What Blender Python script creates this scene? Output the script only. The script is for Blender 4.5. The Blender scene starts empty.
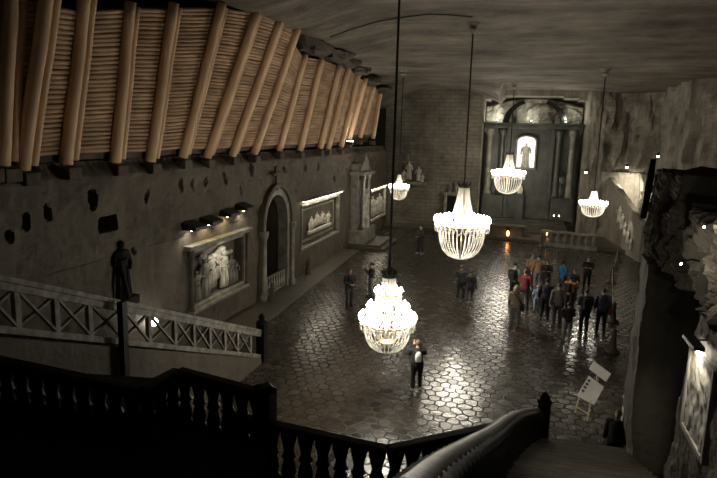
import bpy, math, random
from mathutils import Vector, Matrix, noise
random.seed(7)
PI = math.pi
SC = bpy.context.scene
COL = SC.collection
# ------------------------------------------------------------------ camera frame
F, CX, CY, EYE = 600.0, 358.5, 239.0, 8.0
_Y = Vector((169, 101, -F)).normalized()
_Z = -Vector((-93, -3411, -F)); _Z -= _Y * _Z.dot(_Y); _Z.normalize()
_X = _Y.cross(_Z)
ROT = Matrix((_X, _Y, _Z))                     # camera axes -> world
def ray(px, py): return ROT @ Vector((px - CX, -(py - CY), -F))
def on_z(px, py, z=0.0):
    d = ray(px, py); return d * ((z - EYE) / d.z) + Vector((0, 0, EYE))
def on_x(px, py, x=-11.7):
    d = ray(px, py); return d * (x / d.x) + Vector((0, 0, EYE))
def on_y(px, py, y):
    d = ray(px, py); return d * (y / d.y) + Vector((0, 0, EYE))

# ------------------------------------------------------------------ mesh builder
class MB:
    def __init__(s): s.v = []; s.f = []; s.m = []
    def add(s, vs, fs, mi=0):
        b = len(s.v); s.v += [tuple(v) for v in vs]
        s.f += [tuple(i + b for i in f) for f in fs]; s.m += [mi] * len(fs); return s
    def obox(s, c, ax, ay, az, mi=0):           # centre and three half-axis vectors
        c, ax, ay, az = map(Vector, (c, ax, ay, az))
        vs = [c + ax * i + ay * j + az * k for k in (-1, 1) for j in (-1, 1) for i in (-1, 1)]
        return s.add(vs, [(0, 2, 3, 1), (4, 5, 7, 6), (0, 1, 5, 4), (2, 6, 7, 3), (0, 4, 6, 2), (1, 3, 7, 5)], mi)
    def box(s, x0, x1, y0, y1, z0, z1, mi=0):
        return s.obox(((x0 + x1) / 2, (y0 + y1) / 2, (z0 + z1) / 2), ((x1 - x0) / 2, 0, 0), (0, (y1 - y0) / 2, 0), (0, 0, (z1 - z0) / 2), mi)
    def bar(s, a, b, w, h, up=(0, 0, 1), mi=0):  # rectangular bar from a to b
        a, b, up = Vector(a), Vector(b), Vector(up)
        d = b - a; L = d.length; d.normalize(); sx = d.cross(up)
        if sx.length < 1e-4: sx = d.cross(Vector((1, 0, 0)))
        sx.normalize(); u = sx.cross(d)
        return s.obox((a + b) / 2, d * L / 2, sx * w / 2, u * h / 2, mi)
    def tube(s, path, r, n=8, mi=0, sq=(1, 1)):
        path = [Vector(p) for p in path]; k = len(path)
        rs = r if isinstance(r, (list, tuple)) else [r] * k
        ref = None; rings = []
        for i, p in enumerate(path):
            t = (path[min(i + 1, k - 1)] - path[max(i - 1, 0)]).normalized()
            if ref is None:
                ref = Vector((1, 0, 0)) if abs(t.x) < .9 else Vector((0, 1, 0))
            ref = (ref - t * ref.dot(t)).normalized(); bi = t.cross(ref)
            rings.append([p + (ref * math.cos(2 * PI * j / n) * sq[0] + bi * math.sin(2 * PI * j / n) * sq[1]) * rs[i] for j in range(n)])
        vs = [v for q in rings for v in q]; fs = []
        for i in range(k - 1):
            for j in range(n):
                a = i * n + j; b = i * n + (j + 1) % n; fs.append((a, b, b + n, a + n))
        fs.append(tuple(range(n - 1, -1, -1))); fs.append(tuple((k - 1) * n + j for j in range(n)))
        return s.add(vs, fs, mi)
    def lathe(s, prof, c=(0, 0, 0), n=16, mi=0, sx=1, sy=1):
        c = Vector(c); vs = []; fs = []
        for r, z in prof:
            for j in range(n):
                a = 2 * PI * j / n; vs.append(c + Vector((r * math.cos(a) * sx, r * math.sin(a) * sy, z)))
        for i in range(len(prof) - 1):
            for j in range(n):
                a = i * n + j; b = i * n + (j + 1) % n; fs.append((a, b, b + n, a + n))
        fs.append(tuple(range(n - 1, -1, -1))); fs.append(tuple((len(prof) - 1) * n + j for j in range(n)))
        return s.add(vs, fs, mi)
    def ball(s, c, rx, ry=None, rz=None, n=10, mi=0, rot=None):
        ry = ry or rx; rz = rz or rx; m = max(4, n // 2 + 1); c = Vector(c); vs = []; fs = []
        for i in range(1, m):
            for j in range(n):
                th = PI * i / m; a = 2 * PI * j / n
                p = Vector((rx * math.sin(th) * math.cos(a), ry * math.sin(th) * math.sin(a), rz * math.cos(th)))
                vs.append(c + (rot @ p if rot else p))
        for i in range(m - 2):
            for j in range(n):
                a = i * n + j; b = i * n + (j + 1) % n; fs.append((a, a + n, b + n, b))
        t = Vector((0, 0, rz)); t = rot @ t if rot else t
        vs += [c + t, c - t]; T = len(vs) - 2
        for j in range(n):
            fs.append((T, j, (j + 1) % n)); q = (m - 2) * n; fs.append((T + 1, q + (j + 1) % n, q + j))
        return s.add(vs, fs, mi)
    def prism(s, pts, off, mi=0):                # polygon points + offset vector
        pts = [Vector(p) for p in pts]; off = Vector(off); n = len(pts)
        return s.add(pts + [p + off for p in pts], [tuple(range(n - 1, -1, -1)), tuple(range(n, 2 * n))] + [(i, (i + 1) % n, (i + 1) % n + n, i + n) for i in range(n)], mi)
    def strip(s, inner, outer, off, mi=0):       # ribbon between two polylines, thickened
        n = len(inner); off = Vector(off)
        vs = [Vector(p) for p in inner] + [Vector(p) for p in outer]
        vs += [v + off for v in vs]; fs = []
        for i in range(n - 1):
            fs += [(i, i + 1, n + i + 1, n + i), (2 * n + i, 3 * n + i, 3 * n + i + 1, 2 * n + i + 1),
                   (i, 2 * n + i, 2 * n + i + 1, i + 1), (n + i, n + i + 1, 3 * n + i + 1, 3 * n + i)]
        fs += [(0, n, 3 * n, 2 * n), (n - 1, 3 * n - 1, 4 * n - 1, 2 * n - 1)]
        return s.add(vs, fs, mi)
    def grid(s, nu, nv, fn, mi=0):
        vs = [fn(i / nu, j / nv) for j in range(nv + 1) for i in range(nu + 1)]
        w = nu + 1
        return s.add(vs, [(j * w + i, j * w + i + 1, (j + 1) * w + i + 1, (j + 1) * w + i) for j in range(nv) for i in range(nu)], mi)
    def build(s, name, mats, parent=None, loc=None, smooth=False, bevel=0):
        me = bpy.data.meshes.new(name)
        o_ = Vector(loc) if loc is not None else Vector((0, 0, 0))
        me.from_pydata([tuple(Vector(v) - o_) for v in s.v], [], s.f)
        mats = mats if isinstance(mats, (list, tuple)) else [mats]
        for m in mats: me.materials.append(m)
        if len(mats) > 1: me.polygons.foreach_set('material_index', s.m)
        if smooth: me.polygons.foreach_set('use_smooth', [True] * len(me.polygons))
        me.update()
        o = bpy.data.objects.new(name, me); COL.objects.link(o); o.location = o_
        if parent: o.parent = parent
        if bevel:
            b = o.modifiers.new('bevel', 'BEVEL'); b.width = bevel; b.segments = 2; b.limit_method = 'ANGLE'
        return o

def tag(o, label, cat, group=None, kind=None):
    o['label'] = label; o['category'] = cat
    if group: o['group'] = group
    if kind: o['kind'] = kind
    return o
def struct(o): o['kind'] = 'structure'; return o
def thing(name, loc, label, cat, group=None, rz=0):
    o = bpy.data.objects.new(name, None); COL.objects.link(o); o.location = loc; o.rotation_euler.z = rz
    o.empty_display_size = .2
    return tag(o, label, cat, group)
def copy_tree(o, parent=None):
    c = o.copy(); COL.objects.link(c); c.parent = parent
    for ch in [q for q in list(COL.objects) if q.parent == o]: copy_tree(ch, c)
    return c
ORD = ['first', 'second', 'third', 'fourth', 'fifth', 'sixth', 'seventh', 'eighth', 'ninth', 'tenth', 'eleventh', 'twelfth', 'thirteenth', 'fourteenth', 'fifteenth', 'sixteenth', 'seventeenth', 'eighteenth']

# ------------------------------------------------------------------ materials
def newmat(name):
    m = bpy.data.materials.new(name); m.use_nodes = True
    nt = m.node_tree; return m, nt, nt.nodes['Principled BSDF'], nt.nodes.new, nt.links.new
def tinted(name, c1, c2=None, rough=.7, scale=4, detail=4, bump=.2, bscale=None, metal=0, spec=.5, stretch=(1, 1, 1), wave=None, dist=.02):
    m, nt, b, N, L = newmat(name)
    b.inputs['Roughness'].default_value = rough; b.inputs['Metallic'].default_value = metal
    b.inputs['Specular IOR Level'].default_value = spec
    if c2 is None: c2 = tuple(x * .75 for x in c1)
    g = N('ShaderNodeNewGeometry') if stretch == 'world' else N('ShaderNodeTexCoord')
    mp = N('ShaderNodeMapping'); L(g.outputs['Object' if stretch != 'world' else 'Position'], mp.inputs[0])
    if stretch != 'world': mp.inputs['Scale'].default_value = stretch
    n1 = N('ShaderNodeTexNoise'); n1.inputs['Scale'].default_value = scale; n1.inputs['Detail'].default_value = detail; L(mp.outputs[0], n1.inputs[0])
    r = N('ShaderNodeValToRGB'); r.color_ramp.elements[0].position = .35; r.color_ramp.elements[1].position = .68
    r.color_ramp.elements[0].color = (*c2, 1); r.color_ramp.elements[1].color = (*c1, 1)
    L(n1.outputs[0], r.inputs[0]); L(r.outputs[0], b.inputs['Base Color'])
    if bump:
        n2 = N('ShaderNodeTexNoise'); n2.inputs['Scale'].default_value = bscale or scale * 4; n2.inputs['Detail'].default_value = 5; L(mp.outputs[0], n2.inputs[0])
        bp = N('ShaderNodeBump'); bp.inputs['Strength'].default_value = bump; bp.inputs['Distance'].default_value = dist
        L(n2.outputs[0], bp.inputs['Height']); L(bp.outputs[0], b.inputs['Normal'])
    return m
def emit(name, col, st):
    m, nt, b, N, L = newmat(name)
    b.inputs['Base Color'].default_value = (*col, 1)
    b.inputs['Emission Color'].default_value = (*col, 1); b.inputs['Emission Strength'].default_value = st
    return m
def rock(name, c1, c2, bump=.5, strata=0.0, bricks=False, streak=0.0, rough=.75, dist=.12, spec=.3):
    m, nt, b, N, L = newmat(name)
    b.inputs['Roughness'].default_value = rough; b.inputs['Specular IOR Level'].default_value = spec
    g = N('ShaderNodeNewGeometry'); P = g.outputs['Position']
    a = N('ShaderNodeTexNoise'); a.inputs['Scale'].default_value = .35; a.inputs['Detail'].default_value = 8; a.inputs['Roughness'].default_value = .65; L(P, a.inputs[0])
    r = N('ShaderNodeValToRGB'); r.color_ramp.elements[0].position = .3; r.color_ramp.elements[1].position = .7
    r.color_ramp.elements[0].color = (*c2, 1); r.color_ramp.elements[1].color = (*c1, 1); L(a.outputs[0], r.inputs[0])
    colr = r.outputs[0]
    h = N('ShaderNodeTexNoise'); h.inputs['Scale'].default_value = 2.2; h.inputs['Detail'].default_value = 9; h.inputs['Roughness'].default_value = .6; L(P, h.inputs[0])
    hh = h.outputs[0]
    if streak:                                   # vertical pick marks / salt runs
        mp = N('ShaderNodeMapping'); mp.inputs['Scale'].default_value = (3.2, 3.2, .35); L(P, mp.inputs[0])
        s_ = N('ShaderNodeTexNoise'); s_.inputs['Scale'].default_value = 1.3; s_.inputs['Detail'].default_value = 6; L(mp.outputs[0], s_.inputs[0])
        mx = N('ShaderNodeMix'); mx.data_type = 'RGBA'; mx.blend_type = 'OVERLAY'; mx.inputs[0].default_value = streak
        L(colr, mx.inputs[6]); L(s_.outputs[0], mx.inputs[7]); colr = mx.outputs[2]
    if strata:                                   # long horizontal beds across the vault
        mp = N('ShaderNodeMapping'); mp.inputs['Scale'].default_value = (.22, .8, .8); L(P, mp.inputs[0])
        s_ = N('ShaderNodeTexNoise'); s_.inputs['Scale'].default_value = .95; s_.inputs['Detail'].default_value = 9; s_.inputs['Roughness'].default_value = .62; L(mp.outputs[0], s_.inputs[0])
        r2 = N('ShaderNodeValToRGB'); r2.color_ramp.elements[0].position = .34; r2.color_ramp.elements[1].position = .66
        r2.color_ramp.elements[0].color = (.22, .22, .22, 1); r2.color_ramp.elements[1].color = (1.2, 1.2, 1.2, 1); L(s_.outputs[0], r2.inputs[0])
        mx = N('ShaderNodeMix'); mx.data_type = 'RGBA'; mx.blend_type = 'MULTIPLY'; mx.inputs[0].default_value = strata
        L(colr, mx.inputs[6]); L(r2.outputs[0], mx.inputs[7]); colr = mx.outputs[2]
        ad = N('ShaderNodeMath'); ad.operation = 'MULTIPLY_ADD'; ad.inputs[1].default_value = 1.6; L(s_.outputs[0], ad.inputs[0]); L(hh, ad.inputs[2]); hh = ad.outputs[0]
    if bricks:
        sp = N('ShaderNodeSeparateXYZ'); L(P, sp.inputs[0]); cb = N('ShaderNodeCombineXYZ'); L(sp.outputs[0], cb.inputs[0]); L(sp.outputs[2], cb.inputs[1])
        wv = N('ShaderNodeVectorMath'); wv.operation = 'MULTIPLY_ADD'; wv.inputs[1].default_value = (.25, .25, 0); L(h.outputs['Color'], wv.inputs[0]); L(cb.outputs[0], wv.inputs[2]); cb = wv
        bt = N('ShaderNodeTexBrick'); bt.inputs['Scale'].default_value = 1; bt.inputs['Brick Width'].default_value = .85; bt.inputs['Row Height'].default_value = .33
        bt.inputs['Mortar Size'].default_value = .035; bt.inputs['Mortar Smooth'].default_value = .4
        bt.inputs['Color1'].default_value = (1, 1, 1, 1); bt.inputs['Color2'].default_value = (.72, .72, .72, 1); bt.inputs['Mortar'].default_value = (.35, .35, .35, 1)
        L(cb.outputs[0], bt.inputs[0])
        mx = N('ShaderNodeMix'); mx.data_type = 'RGBA'; mx.blend_type = 'MULTIPLY'; mx.inputs[0].default_value = .55
        L(colr, mx.inputs[6]); L(bt.outputs[0], mx.inputs[7]); colr = mx.outputs[2]
        ad = N('ShaderNodeMath'); ad.operation = 'MULTIPLY_ADD'; ad.inputs[1].default_value = -.6; L(bt.outputs[1], ad.inputs[0]); L(hh, ad.inputs[2]); hh = ad.outputs[0]
    L(colr, b.inputs['Base Color'])
    bp = N('ShaderNodeBump'); bp.inputs['Strength'].default_value = bump; bp.inputs['Distance'].default_value = dist
    L(hh, bp.inputs['Height']); L(bp.outputs[0], b.inputs['Normal'])
    return m
def floor_mat():
    m, nt, b, N, L = newmat('salt_floor_tiles')
    g = N('ShaderNodeNewGeometry'); P = g.outputs['Position']
    def vm(op, a, b_=None, c=None):
        n = N('ShaderNodeVectorMath'); n.operation = op
        for i, v in enumerate((a, b_, c)):
            if v is None: continue
            if isinstance(v, tuple): n.inputs[i].default_value = v
            else: L(v, n.inputs[i])
        return n
    def ma(op, a, b_=None, c=None):
        n = N('ShaderNodeMath'); n.operation = op
        for i, v in enumerate((a, b_, c)):
            if v is None: continue
            if isinstance(v, (int, float)): n.inputs[i].default_value = v
            else: L(v, n.inputs[i])
        return n.outputs[0]
    wob = N('ShaderNodeTexNoise'); wob.inputs['Scale'].default_value = 1.7; L(P, wob.inputs[0])
    w2 = vm('MULTIPLY_ADD', wob.outputs['Color'], (.30, .30, 0), P).outputs[0]
    p = vm('MULTIPLY', w2, (1 / .37, 1 / .40, 0)).outputs[0]
    R_, H_ = (1, 1.7320508, 1), (.5, .8660254, .5)
    pa = vm('ADD', p, (200, 173.20508, 0)).outputs[0]
    a_ = vm('SUBTRACT', vm('MODULO', pa, R_).outputs[0], H_).outputs[0]
    b2 = vm('SUBTRACT', vm('MODULO', vm('SUBTRACT', pa, H_).outputs[0], R_).outputs[0], H_).outputs[0]
    a_ = vm('MULTIPLY', a_, (1, 1, 0)).outputs[0]; b2 = vm('MULTIPLY', b2, (1, 1, 0)).outputs[0]
    la = vm('DOT_PRODUCT', a_, a_).outputs['Value']; lb = vm('DOT_PRODUCT', b2, b2).outputs['Value']
    mx = N('ShaderNodeMix'); mx.data_type = 'VECTOR'; L(ma('GREATER_THAN', la, lb), mx.inputs[0]); L(a_, mx.inputs[4]); L(b2, mx.inputs[5])
    gv = mx.outputs[1]
    ab = vm('ABSOLUTE', gv).outputs[0]
    d1 = vm('DOT_PRODUCT', ab, (.5, .8660254, 0)).outputs['Value']
    sx = N('ShaderNodeSeparateXYZ'); L(ab, sx.inputs[0])
    edge = ma('SUBTRACT', .5, ma('MAXIMUM', d1, sx.outputs[0]))
    idv = vm('SUBTRACT', pa, gv).outputs[0]
    idr = vm('FLOOR', vm('MULTIPLY_ADD', idv, (2, 1.1547005, 0), (.5, .5, 0)).outputs[0]).outputs[0]
    wn = N('ShaderNodeTexWhiteNoise'); L(idr, wn.inputs[0])
    joint = N('ShaderNodeMapRange'); joint.inputs[1].default_value = .0; joint.inputs[2].default_value = .075; L(edge, joint.inputs[0])
    big = N('ShaderNodeTexNoise'); big.inputs['Scale'].default_value = .5; big.inputs['Detail'].default_value = 6; L(P, big.inputs[0])
    cr = N('ShaderNodeValToRGB'); cr.color_ramp.elements[0].position = .3; cr.color_ramp.elements[1].position = .7
    cr.color_ramp.elements[0].color = (.022, .018, .013, 1); cr.color_ramp.elements[1].color = (.055, .045, .033, 1)
    L(ma('MULTIPLY_ADD', wn.outputs[0], .25, ma('MULTIPLY', big.outputs[0], .8)), cr.inputs[0])
    mc = N('ShaderNodeMix'); mc.data_type = 'RGBA'; L(joint.outputs[0], mc.inputs[0]); mc.inputs[6].default_value = (.009, .0075, .0055, 1); L(cr.outputs[0], mc.inputs[7])
    L(mc.outputs[2], b.inputs['Base Color'])
    ro = ma('MULTIPLY_ADD', wn.outputs[0], .08, .20)
    rj = N('ShaderNodeMix'); rj.data_type = 'FLOAT'; L(joint.outputs[0], rj.inputs[0]); rj.inputs[2].default_value = .8; L(ro, rj.inputs[3])
    L(rj.outputs[0], b.inputs['Roughness'])
    L(ma('MULTIPLY_ADD', joint.outputs[0], FLOOR_SPEC - .04, .04), b.inputs['Specular IOR Level'])
    fine = N('ShaderNodeTexNoise'); fine.inputs['Scale'].default_value = 3.2; fine.inputs['Detail'].default_value = 5; L(P, fine.inputs[0])
    # each slab is slightly tilted: height = dot(gv, random vector)
    tv = vm('SUBTRACT', wn.outputs['Color'], (.5, .5, .5)).outputs[0]
    tl = vm('DOT_PRODUCT', gv, tv).outputs['Value']
    hgt = ma('ADD', ma('MULTIPLY', joint.outputs[0], .24), ma('ADD', ma('MULTIPLY', tl, .14), ma('MULTIPLY', fine.outputs[0], .6)))
    bp = N('ShaderNodeBump'); bp.inputs['Strength'].default_value = .7; bp.inputs['Distance'].default_value = .04
    L(hgt, bp.inputs['Height']); L(bp.outputs[0], b.inputs['Normal'])
    return m
def crystal_mat():
    m, nt, b, N, L = newmat('salt_crystal')
    b.inputs['Base Color'].default_value = (.92, .9, .84, 1); b.inputs['Roughness'].default_value = .25
    tr = N('ShaderNodeBsdfTranslucent'); tr.inputs[0].default_value = (.95, .92, .85, 1)
    mx = N('ShaderNodeMixShader'); mx.inputs[0].default_value = .55
    L(b.outputs[0], mx.inputs[1]); L(tr.outputs[0], mx.inputs[2])
    L(mx.outputs[0], nt.nodes['Material Output'].inputs[0])
    return m
FLOOR_SPEC = .5
M = dict(
    floor=floor_mat(),
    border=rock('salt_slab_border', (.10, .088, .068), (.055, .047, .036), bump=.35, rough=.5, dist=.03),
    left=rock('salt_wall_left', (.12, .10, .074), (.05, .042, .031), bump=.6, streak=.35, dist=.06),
    ceil=rock('salt_ceiling', (.27, .235, .185), (.10, .085, .065), bump=.9, strata=.75, dist=.15),
    brick=rock('carved_block_wall', (.24, .215, .17), (.09, .08, .06), bump=.7, bricks=True, dist=.06),
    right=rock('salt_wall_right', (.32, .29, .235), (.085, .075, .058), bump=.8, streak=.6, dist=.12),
    dark=rock('dark_salt_rock', (.12, .10, .075), (.045, .038, .028), bump=.8, rough=.8),
    black=rock('black_and_shaded_rock', (.012, .011, .009), (.005, .0045, .004), bump=.6, rough=.9),  # near-black tone that stands for shade on landings, fill blocks and doorway
    carve=tinted('carved_pale_salt', (.62, .59, .50), (.36, .33, .27), .5, 3, bump=.5, bscale=14),
    carved=tinted('carved_grey_salt', (.27, .255, .21), (.13, .12, .095), .6, 2.5, bump=.4, bscale=12),
    altar=tinted('green_grey_altar_salt', (.062, .066, .050), (.020, .022, .017), .5, 1.5, bump=.4, bscale=8),
    log=tinted('peeled_log_wood', (.78, .54, .34), (.56, .37, .22), .7, 2.0, bump=.3, bscale=9, stretch=(1, 1, .25)),
    lag=tinted('thin_log_wood', (.52, .345, .21), (.30, .19, .11), .75, 2.5, bump=.3, bscale=9, stretch=(1, .3, 1)),
    grey=tinted('weathered_grey_wood', (.27, .25, .21), (.10, .09, .075), .65, 5, bump=.3),
    dwood=tinted('silhouette_black_wood', (.008, .007, .006), (.004, .0035, .003), .5, 4, bump=.1, spec=.1),  # wood taken near black so the railings stand as unlit silhouettes
    rail=tinted('worn_handrail_wood', (.16, .14, .11), (.07, .06, .05), .5, 5, bump=.1),
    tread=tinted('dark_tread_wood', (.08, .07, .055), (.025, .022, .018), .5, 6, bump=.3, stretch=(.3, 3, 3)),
    metal=tinted('black_metal', (.03, .03, .03), (.015, .015, .015), .4, 8, bump=0, metal=.6),
    brass=tinted('aged_brass', (.35, .26, .13), (.2, .15, .08), .35, 8, bump=0, metal=.9),
    cable=tinted('black_cable', (.012, .012, .012), (.008, .008, .008), .6, 8, bump=0),
    crystal=crystal_mat(),
    bulb=emit('lit_bulb', (1, .93, .80), 60),
    lamp=emit('lit_lamp_face', (1, .90, .72), 14),
    lampw=emit('lit_white_lamp', (1, .96, .88), 30),
    ylamp=emit('lit_yellow_lamp', (1, .78, .25), 14),
    candle=emit('candle_flame', (1, .42, .13), 9),
    icon=emit('glowing_white_panel', (.95, .94, .86), .9),  # niche light is put into the panel's own glow
    white=tinted('white_board', (.78, .76, .71), (.70, .68, .63), .5, 3, bump=0),
    ink=tinted('dark_print', (.08, .08, .09), (.05, .05, .06), .6, 3, bump=0),
    easel=tinted('pale_pine', (.5, .42, .3), (.36, .3, .2), .6, 6, bump=.1),
    skin=tinted('skin', (.55, .36, .27), (.50, .32, .24), .55, 3, bump=0),
    eye=tinted('dark_eye', (.03, .02, .02), (.02, .02, .02), .3, 3, bump=0),
)
def cloth(name, c): return tinted(name, c, tuple(x * .7 for x in c), .85, 7, bump=.35, bscale=14)

# ------------------------------------------------------------------ noise helper
def nz(x, y, z=0, s=1.0): return noise.fractal(Vector((x * s, y * s, z * s)), 1.0, 2.0, 5)
def sm(a, b, t):
    t = max(0, min(1, (t - a) / (b - a))); return t * t * (3 - 2 * t)

# ------------------------------------------------------------------ floor and ceiling
mb = MB(); mb.box(-13, 14.5, 3.0, 54, -.3, 0)
struct(mb.build('floor', M['floor']))
def ceil_z(x, y):
    z = 12.05 + 1.0 * sm(37, 25, y) - .25 * sm(44, 52, y) * sm(2, 8, x)
    z -= (z - 12.15) * sm(-6, -9.6, x) * .9
    z -= 1.2 * sm(19, 10, y) * sm(-7, -10.5, x)
    z += .10 * nz(x * .35, y, 3, .45)
    z -= .12 * math.floor((nz(x * .12, y * 1.0, 9, .22) + 1) * 4) / 4
    if y > 40 and x < -2: z -= min(1.7, 1.3 * abs((x + 6.6) / 4.6) ** 2.2) * sm(42, 51, y)
    return z
mb = MB(); mb.grid(110, 190, lambda u, v: (-13.2 + 28 * u, 2 + 51.5 * v, ceil_z(-13.2 + 28 * u, 2 + 51.5 * v)))
struct(mb.build('ceiling', M['ceil'], smooth=True))
# raised slab walk along the left wall
mb = MB(); mb.prism([(-11.9, 18.6, 0), (-9.9, 18.6, 0), (-10.25, 30, 0), (-10.6, 39.3, 0), (-11.9, 39.3, 0)], (0, 0, .09))
tag(mb.build('stone_walkway', M['border'], bevel=.03), 'low pale stone walkway running along the foot of the carved left wall', 'walkway')

# ------------------------------------------------------------------ left wall with drill notches, niches and portal
WX = -11.7
NOTCH = []
for (px, py, w, h, d) in [(7, 236, .13, .22, .3), (25, 222, .15, .30, .4), (48, 213, .15, .28, .4), (148, 197, .12, .28, .4), (135, 252, .10, .16, .3), (180, 185, .12, .34, .4), (191, 184, .07, .3, .2),
                          (203, 182, .10, .24, .3), (222, 178, .16, .34, .4), (252, 170, .16, .4, .35), (285, 170, .2, .2, .4), (304, 168, .2, .2, .4), (318, 166, .22, .35, .4), (93, 200, .22, .42, .7), (240, 190, .06, .3, .15), (334, 178, .2, .3, .3)]:
    p = on_x(px, py, WX); NOTCH.append((p.y, p.z, w * .75, h * .6, d))
s0 = on_x(101, 215); s1 = on_x(118, 220)
ARC_Y, ARC_R, ARC_Z = 27.0, 1.45, 3.55            # arched portal: centre, half width, springing height
def left_x(y, z):
    x = WX + .10 * nz(y, z, 1, .35) + .03 * nz(y, z, 5, 1.6)
    if z > 4.2: x += .14 * nz(y * .5, z, 2, .8)
    for (a, b, w, h, d) in NOTCH:
        q_ = ((y - a) / (w * 1.15)) ** 2 + ((z - b + (y - a) * .5) / (h * 1.15)) ** 2
        if q_ < 1: x -= d * min(1, 2.5 * (1 - q_))
    if s0.y < y < s1.y + .1 and 4.95 < z < 5.4: x -= .7       # cut shelf
    dy = abs(y - ARC_Y)
    if (z < ARC_Z and dy < ARC_R) or (dy * dy + (z - ARC_Z) ** 2 * .9 < ARC_R ** 2): x -= 2.2
    if 19.4 < y < 23.5 and 1.45 < z < 3.45: x = WX - .32
    if 30.9 < y < 37.6 and 1.6 < z < 3.9: x = WX - .30
    if 45.9 < y < 51.2 and 1.2 < z < 3.4: x = WX - .25
    x -= .5 * sm(6.55, 7.0, z) * (0.5 + .5 * nz(y, 0, 0, 1.2) + .2)
    return x
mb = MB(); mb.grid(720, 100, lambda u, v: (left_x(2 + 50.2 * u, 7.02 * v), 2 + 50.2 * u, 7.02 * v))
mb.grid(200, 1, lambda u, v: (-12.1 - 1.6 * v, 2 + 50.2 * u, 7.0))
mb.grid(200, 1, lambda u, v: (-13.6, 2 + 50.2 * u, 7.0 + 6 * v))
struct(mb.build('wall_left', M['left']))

# ------------------------------------------------------------------ back wall
AX0, AX1 = -3.7, 4.35
def back_y(x, z):
    y = 52 + .12 * nz(x, z, 3, .6)
    if AX0 < x < AX1 and z < 11.35 - .35 * ((x - .3) / 4) ** 2: y += 1.9
    if x > AX1: y -= .5 * sm(AX1, AX1 + .3, x)
    y += .25 * nz(x, z * .3, 7, .9) if x > AX1 else 0
    return y
mb = MB(); mb.grid(150, 100, lambda u, v: (-12 + 8.3 * u, back_y(-12 + 8.3 * u, 12.8 * v), 12.8 * v))
struct(mb.build('wall_back', M['brick'], smooth=True))
mb = MB(); mb.grid(160, 90, lambda u, v: (-3.72 + 9.6 * u, back_y(-3.72 + 9.6 * u, 12.8 * v) + (1.9 if u == 0 else 0), 12.8 * v))
mb.box(-3.75, -3.6, 51.9, 54, 0, 11.3)
struct(mb.build('wall_back_altar', M['right'], smooth=False))
# ------------------------------------------------------------------ right wall: set-back upper facets, lower ledge
mb = MB()
pl = [(5.2, 51.6), (7.6, 51.9), (8.1, 51.2), (9.5, 50.6), (9.75, 48.5), (10.2, 45.8), (9.9, 43.6), (11.2, 42.6), (11.6, 41.6), (14.2, 40.6), (14.2, 20), (14.2, 3)]
seg = []; 
for a, b in zip(pl, pl[1:]):
    n = max(3, int(math.hypot(b[0] - a[0], b[1] - a[1]) / .3))
    seg += [(a[0] + (b[0] - a[0]) * i / n, a[1] + (b[1] - a[1]) * i / n) for i in range(n)]
seg.append(pl[-1]); n_ = len(seg) - 1
def rw(u, v):
    x, y = seg[min(n_, round(u * n_))]; z = 5.4 + 7.4 * v
    return (x + .5 * nz(x, y, z * .3, 1.0), y + .5 * nz(y, x, z * .35, 1.2), z)
mb.grid(n_, 36, rw)
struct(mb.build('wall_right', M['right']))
LO = [(5.4, 51.7), (8.6, 50.6), (8.9, 46), (9.0, 40), (9.0, 3)]
seg2 = []
for a, b in zip(LO, LO[1:]):
    n = max(3, int(math.hypot(b[0] - a[0], b[1] - a[1]) / .35))
    seg2 += [(a[0] + (b[0] - a[0]) * i / n, a[1] + (b[1] - a[1]) * i / n) for i in range(n)]
n2_ = len(seg2) - 1
mb = MB()
def rl(u, v):
    x, y = seg2[min(n2_, round(u * n2_))]; z = 5.55 * v
    return (x + .22 * nz(x, y, z, .9), y + .15 * nz(y, z, x, .9), z)
mb.grid(n2_, 26, rl)
mb.grid(n2_, 6, lambda u, v: (seg2[min(n2_, round(u * n2_))][0] + 6 * v - .12, seg2[min(n2_, round(u * n2_))][1] + .3 * v * 2, 5.5 + .06 * nz(u * 30, v * 4)))
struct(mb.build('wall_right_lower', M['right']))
# sloping parapet in front of the lit right-hand relief
A = Vector((6.5, 51.2, 0)); B = Vector((7.75, 43.0, 0))
mb = MB(); n = 16
inn = [A.lerp(B, i / n) for i in range(n + 1)]
mb.strip([p + Vector((0, 0, -.02)) for p in inn], [p + Vector((0, 0, 5.1 - 2.5 * i / n + .06 * nz(i * .7, 0))) for i, p in enumerate(inn)], (.35, .05, 0))
tag(mb.build('sloping_parapet', M['right']), 'dark rock parapet wall sloping down beside the lit right side relief', 'wall')

# ------------------------------------------------------------------ timber lagging on the left
PAIR = [((12, 0), (3, 150)), ((47, 0), (23, 170)), ((84, 6), (66, 165)), ((130, 4), (115, 163)), ((173, 5), (150, 162)), ((221, 5), (182, 158)), ((257, 10), (206, 158)), ((280, 18), (231, 156)), ((297, 27), (253, 154)), ((304, 55), (278, 151)), ((321, 57), (299, 151)), ((339, 64), (319, 149)), ((348, 67), (327, 149)), ((359, 68), (340, 147)), ((365, 79), (348, 141)), ((373, 87), (359, 138)), ((380, 90), (372, 139))]
TOPS = []
for (t_, b_) in [((-40, -8), (-16, 150))] + PAIR:
    bt = on_x(*b_, -11.72)
    if t_ == (12, 0) or t_[0] < 0: bt = on_x(b_[0], b_[1] + 16, -11.72)
    tp = on_y(*t_, bt.y)
    TOPS.append((bt, tp))
def along(a, b, k0, k1, off): 
    return a.lerp(b, k0) + off, a.lerp(b, k1) + off
out = Vector((.10, -.10, .04))
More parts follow.
